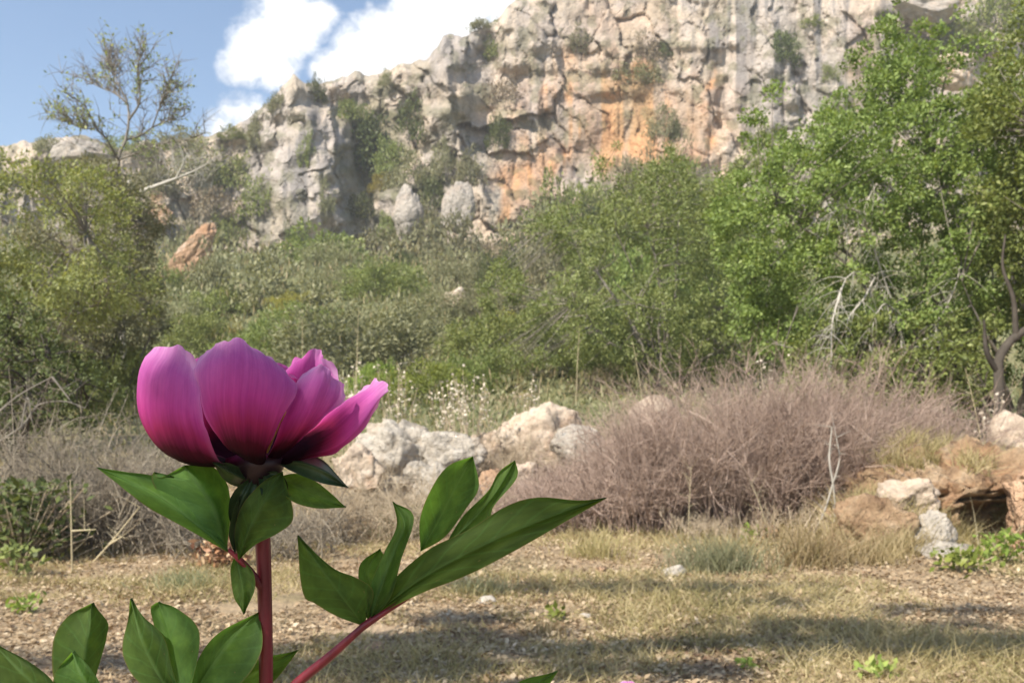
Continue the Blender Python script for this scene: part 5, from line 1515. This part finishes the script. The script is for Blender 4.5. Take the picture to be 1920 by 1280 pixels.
    petal(fl, fc, [[(494, 868, -12), (500, 870, -10), (506, 871, -8), (511, 870, -4), (514, 868, 2)],
                   [(512, 834, -80), (524, 838, -86), (536, 840, -80), (546, 838, -62), (554, 832, -40)],
                   [(530, 782, -98), (553, 788, -106), (576, 792, -98), (592, 790, -72), (602, 786, -38)],
                   [(550, 728, -90), (580, 728, -100), (606, 735, -88), (626, 742, -60), (640, 748, -22)],
                   [(580, 690, -66), (598, 680, -72), (614, 684, -64), (628, 700, -44), (638, 722, -14)]], 6, 'petal leaning outward beside the middle one', 2)
    petal(fl, fc, [[(505, 866, 8), (507, 869, -4), (509, 872, -12), (511, 874, -14), (513, 876, -10)],
                   [(556, 826, 22), (558, 836, -14), (560, 849, -38), (568, 858, -48), (576, 862, -40)],
                   [(612, 780, 38), (616, 795, -6), (624, 815, -36), (636, 834, -44), (644, 841, -30)],
                   [(662, 736, 48), (670, 747, 12), (678, 764, -12), (688, 780, -20), (694, 787, -6)],
                   [(698, 717, 48), (712, 712, 30), (723, 714, 14), (728, 724, 8), (722, 744, 8)]], 7, 'narrow petal spreading sideways to a blunt tip', 2)
    # stamens inside the cup
    rng = np.random.default_rng(5)
    n = 60; a = rng.uniform(0, 6.28, n); r = rng.uniform(10, 46, n)
    p0 = np.array([Q(486 + 12 * math.cos(t), 856, 12 * math.sin(t)) for t in a])
    p1 = np.array([Q(486 + q * math.cos(t), rng.uniform(752, 790), q * math.sin(t)) for t, q in zip(a, r)])
    t = np.linspace(0, 1, 5)[None, :, None]
    pt = p0[:, None] * (1 - t) + p1[:, None] * t
    V1, F1 = tubes(pt, 1.6 * SP * np.ones((n, 5)), 4)
    pa = p1[:, None] + (p1 - p0)[:, None] * np.array([0, .08, .16])[None, :, None]
    V2, F2 = tubes(pa, np.array([[3, 4.4, 2.4]]) * SP * np.ones((n, 1)), 5)
    V, F = join([(V1, F1), (V2, F2)])
    so = tag(link('stamens', mesh('stamens', V - fc, F, M['anther']), fl), kind='stuff')
    # small folded petal foot under the middle petal
    Vb, Fb = ico(3)
    c = Q(492, 862, -40)
    link('bud_scale', mesh('bud_scale', Vb * np.array([13, 10, 11]) * SP + c - fc, Fb, M['petal'], True, np.stack([np.full(len(Vb), .5), np.full(len(Vb), .5)], 1)), fl)
    # sepals
    leaflet(fl, fc, [(508, 860), (560, 866), (610, 884), (652, 914)], [(508, 862), (550, 852), (605, 862), (652, 914)], [(508, 858), (545, 882), (600, 904), (652, 914)], [-10, -50, -70, -60], [0, -30, -50, -60], [-20, -60, -80, -60], 21, name='sepal', mat='sepal')
    leaflet(fl, fc, [(480, 902), (455, 896), (428, 884), (398, 866)], [(480, 902), (450, 912), (420, 900), (398, 866)], [(480, 902), (455, 880), (430, 868), (398, 866)], [-30, -60, -80, -90], [-30, -50, -70, -90], [-30, -60, -84, -90], 28, name='sepal', mat='sepal')
    leaflet(fl, fc, [(476, 890), (462, 920), (446, 955), (440, 1000)], [(476, 890), (440, 920), (428, 960), (440, 1000)], [(476, 890), (484, 925), (468, 965), (440, 1000)], [-40, -50, -50, -40], [-40, -44, -40, -40], [-40, -50, -46, -40], 29, name='sepal', mat='sepal')
    leaflet(fl, fc, [(484, 890), (505, 900), (520, 925), (515, 965)], [(484, 890), (488, 920), (500, 945), (515, 965)], [(484, 890), (520, 884), (540, 915), (515, 965)], [-44, -60, -60, -46], [-44, -56, -56, -46], [-44, -50, -50, -46], 30, name='sepal', mat='sepal')
    # leaves just under the flower
    L = lambda *k, **kw: leaflet(o, root, *k, **kw)
    L([(426, 1034), (370, 985), (290, 925), (180, 876)], [(426, 1034), (350, 990), (270, 945), (180, 876)], [(426, 1034), (380, 940), (300, 895), (235, 884), (180, 876)], [-34, -30, -10, 20], [-34, -55, -40, 20], [-34, 0, 10, 20], 22, label='long narrow leaflet below the rounded one')
    L([(424, 1032), (405, 960), (370, 905), (345, 872)], [(424, 1032), (350, 985), (300, 930), (284, 898), (289, 884), (298, 896), (345, 872)], [(424, 1032), (432, 960), (424, 905), (395, 872), (345, 872)], [-36, -50, -44, -30], [-36, -44, -40, -26, -24, -26, -30], [-36, -28, -14, -16, -30], 23, label='rounded leaflet with a notched shoulder')
    L([(446, 1050), (470, 985), (500, 930), (528, 884)], [(446, 1050), (440, 1000), (452, 950), (490, 905), (528, 884)], [(446, 1050), (480, 1020), (520, 1000), (549, 974), (542, 925), (528, 884)], [-60, -80, -84, -70], [-60, -60, -62, -66, -70], [-60, -70, -72, -66, -66, -70], 24, cup=10, label='leaflet hanging across the stem')
    L([(440, 1038), (444, 990), (450, 940), (460, 900)], [(440, 1038), (428, 1000), (440, 950), (460, 900)], [(440, 1038), (452, 990), (458, 945), (460, 900)], [-50, -44, -36, -20], [-50, -60, -58, -20], [-50, -30, -26, -20], 25, mat='sepal')
    L([(440, 1036), (448, 1070), (456, 1110), (456, 1152)], [(440, 1036), (432, 1075), (438, 1115), (456, 1152)], [(440, 1036), (474, 1070), (478, 1105), (456, 1152)], [-30, -40, -44, -40], [-30, -30, -34, -40], [-30, -34, -36, -40], 26)
    L([(515, 895), (550, 910), (590, 930), (648, 951)], [(515, 895), (560, 888), (610, 915), (648, 951)], [(515, 895), (540, 935), (590, 952), (648, 951)], [-20, -40, -50, -40], [-10, -20, -30, -40], [-30, -60, -66, -40], 27)
    # leaves of the side branch
    L([(682, 1174), (650, 1130), (606, 1070), (557, 1004)], [(682, 1174), (636, 1156), (590, 1130), (568, 1110), (557, 1004)], [(682, 1174), (700, 1110), (668, 1082), (622, 1062), (557, 1004)], [-30, -60, -64, -40], [-30, -40, -40, -36, -40], [-30, -40, -48, -52, -40], 31, label='pointed dark leaflet on the inner side of the branch')
    L([(690, 1168), (700, 1120), (690, 1070), (712, 1028)], [(690, 1168), (678, 1120), (674, 1060), (712, 1028)], [(690, 1168), (722, 1110), (722, 1050), (712, 1028)], [-26, -10, 10, 20], [-26, 0, 10, 20], [-26, -10, 6, 20], 32)
    L([(692, 1166), (712, 1110), (738, 1040), (758, 985), (736, 940)], [(692, 1166), (690, 1110), (718, 1040), (744, 985), (736, 940)], [(692, 1166), (732, 1120), (752, 1050), (776, 968), (736, 940)], [-36, -60, -66, -50, -20], [-36, -44, -50, -40, -20], [-36, -50, -56, -44, -20], 33, label='slim leaflet with a twisted tip')
    L([(788, 1034), (820, 980), (850, 920), (887, 855)], [(788, 1034), (788, 970), (812, 910), (842, 872), (887, 855)], [(788, 1034), (835, 1005), (876, 950), (898, 912), (887, 855)], [-30, -20, -14, -10], [-30, -34, -36, -30, -10], [-30, -36, -34, -26, -10], 34, label='upright bright leaflet lit through by the sun')
    L([(830, 1030), (880, 980), (925, 930), (966, 862)], [(830, 1030), (866, 970), (915, 920), (935, 885), (966, 862)], [(830, 1030), (912, 992), (925, 950), (969, 896), (966, 862)], [-30, -20, -16, -10], [-30, -16, -10, -6, -10], [-30, -26, -20, -16, -10], 35)
    L([(690, 1160), (800, 1078), (930, 1010), (1050, 962), (1138, 933)], [(690, 1160), (730, 1095), (800, 1032), (880, 992), (950, 948), (1010, 932), (1085, 938), (1138, 933)], [(690, 1160), (790, 1112), (880, 1076), (980, 1024), (1060, 978), (1138, 933)], [-40, -80, -110, -110, -90], [-40, -50, -60, -66, -74, -84, -90, -90], [-40, -84, -110, -120, -110, -90], 36, cup=14, label='longest leaflet stretching sideways to a fine tip')
peony()

def peony_shoot(label, root, stems, blades_):
    o = thing('peony_shoot', label, 'plant', tuple(root), 0, 'leafy shoots below the flower')
    for pts, r in stems:
        stem_mesh(o, root, pts, r, 24)
    for k, b in enumerate(blades_):
        leaflet(o, root, *b[:6], seed=b[6] if len(b) > 6 else k)
    return o
r1 = np.array([-0.19, 0.36, on_ground(-0.19, 0.36)])
peony_shoot('leafy peony shoot with upright bright leaflets at the lower picture edge', r1,
  [([r1, P(150, 1900, .35), Q(140, 1420, -20), Q(146, 1300, -20)], [10 * SP, 9 * SP, 7 * SP, 5 * SP])],
  [([(165, 1320), (160, 1250), (165, 1190), (172, 1130)], [(165, 1320), (108, 1290), (98, 1210), (124, 1158), (172, 1130)], [(165, 1320), (182, 1260), (200, 1195), (202, 1165), (172, 1130)], [-20, -24, -20, 0], [-20, -30, -30, -20, 0], [-20, -10, 0, 4, 0], 41),
   ([(190, 1360), (165, 1290), (145, 1250), (135, 1222)], [(190, 1360), (120, 1330), (100, 1270), (135, 1222)], [(190, 1360), (190, 1290), (165, 1245), (135, 1222)], [-60, -70, -66, -50], [-60, -66, -66, -50], [-60, -56, -54, -50], 42),
   ([(150, 1400), (90, 1310), (30, 1250), (-20, 1200)], [(150, 1400), (60, 1380), (-10, 1300), (-20, 1200)], [(150, 1400), (120, 1310), (70, 1252), (-20, 1200)], [-60, -80, -80, -60], [-60, -70, -70, -60], [-60, -60, -64, -60], 43)])
r2 = np.array([-0.145, 0.35, on_ground(-0.145, 0.35)])
peony_shoot('peony shoot with a two-lobed bright leaf standing before the main stem', r2,
  [([r2, P(330, 1900, .345), Q(345, 1420, -40), Q(345, 1330, -40)], [10 * SP, 9 * SP, 7 * SP, 5 * SP])],
  [([(345, 1330), (300, 1270), (265, 1200), (244, 1122)], [(345, 1330), (262, 1280), (230, 1220), (240, 1160), (244, 1122)], [(345, 1330), (322, 1250), (305, 1190), (270, 1155), (244, 1122)], [-40, -50, -44, -20], [-40, -50, -44, -30, -20], [-40, -36, -30, -26, -20], 51),
   ([(345, 1330), (335, 1260), (318, 1190), (296, 1128)], [(345, 1330), (310, 1250), (292, 1180), (282, 1140), (296, 1128)], [(345, 1330), (368, 1250), (372, 1180), (330, 1140), (296, 1128)], [-44, -30, -16, 0], [-44, -44, -32, -14, 0], [-44, -56, -50, -26, 0], 52),
   ([(345, 1330), (395, 1250), (440, 1190), (486, 1146)], [(345, 1330), (365, 1250), (405, 1190), (486, 1146)], [(345, 1330), (440, 1290), (490, 1220), (486, 1146)], [-40, -40, -30, -14], [-40, -30, -20, -14], [-40, -60, -44, -14], 53),
   ([(345, 1340), (420, 1300), (480, 1260), (560, 1218)], [(345, 1340), (400, 1280), (470, 1240), (560, 1218)], [(345, 1340), (440, 1330), (510, 1280), (560, 1218)], [10, 20, 30, 40], [10, 20, 30, 40], [10, 10, 20, 40], 54)])
# a second, lower flower that just peeps in
r3 = np.array([0.085, 0.5, on_ground(0.085, 0.5)])
def low_peony():
    o = thing('peony', 'peony of which only a pink petal tip peeps over the lower picture edge', 'flower', tuple(r3))
    S2 = 0.5 / FPX
    q = lambda x, y, d=0: P(x, y, 0.5 + d * S2)
    stem_mesh(o, r3, [r3, q(1190, 1800), q(1190, 1460)], [.003, .003, .003], 16)
    for k in range(6):
        a = k * 1.047 + .3
        rows = []
        for v, (rr, h, wd) in enumerate(((10, 1460, .3), (60, 1430, .6), (84, 1380, .62), (80, 1330, .55), (62, 1288 - (12 if k == 4 else 0), .3))):
            rows.append([q(1190 + rr * math.cos(a + j * wd / 2), h + (6 if abs(j) == 2 else 0), rr * math.sin(a + j * wd / 2)) for j in (-2, -1, 0, 1, 2)])
        G = np.array(rows); A = np.array([catmull(r, 12) for r in G]); S = np.array([catmull(A[:, j], 14) for j in range(12)]).transpose(1, 0, 2)
        ii = np.arange(12 * 14).reshape(14, 12); F = np.stack([ii[:-1, :-1], ii[:-1, 1:], ii[1:, 1:], ii[1:, :-1]], -1).reshape(-1, 4)
        U, W_ = np.meshgrid(np.linspace(0, 1, 12), np.linspace(0, 1, 14))
        link('petal', mesh('petal', S.reshape(-1, 3) - r3, F, M['petal'], True, np.stack([U.ravel(), W_.ravel()], 1)), o)
    leaflet(o, r3, [(880, 1420), (930, 1340), (985, 1295), (1046, 1258)], [(880, 1420), (900, 1340), (970, 1280), (1046, 1258)], [(880, 1420), (960, 1350), (1010, 1310), (1046, 1258)], [0, 0, 0, 0], [0, 10, 10, 0], [0, -10, -10, 0], 61)
    stem_mesh(o, r3, [r3, Q(900, 1700, 60), Q(880, 1420, 0)], [.002, .002, .0012], 14, 'petiole')
low_peony()

# ------------------------------------------------------------------ air
bm = bmesh.new(); bmesh.ops.create_cube(bm, size=1)
hz = bpy.data.meshes.new('haze'); bm.to_mesh(hz); bm.free()
m_, t_, out_ = new_mat('haze_air')
pv = t_.new('ShaderNodeVolumePrincipled')
pv.inputs['Color'].default_value = (0.97, 0.96, 0.93, 1)
pv.inputs['Density'].default_value = 0.001
pv.inputs['Anisotropy'].default_value = 0.2
t_.l.new(pv.outputs[0], out_.inputs['Volume'])
hz.materials.append(m_)
ho = link('haze', hz, None, (0, 68, 28))
ho.scale = (420, 262, 70)
tag(ho, kind='stuff')
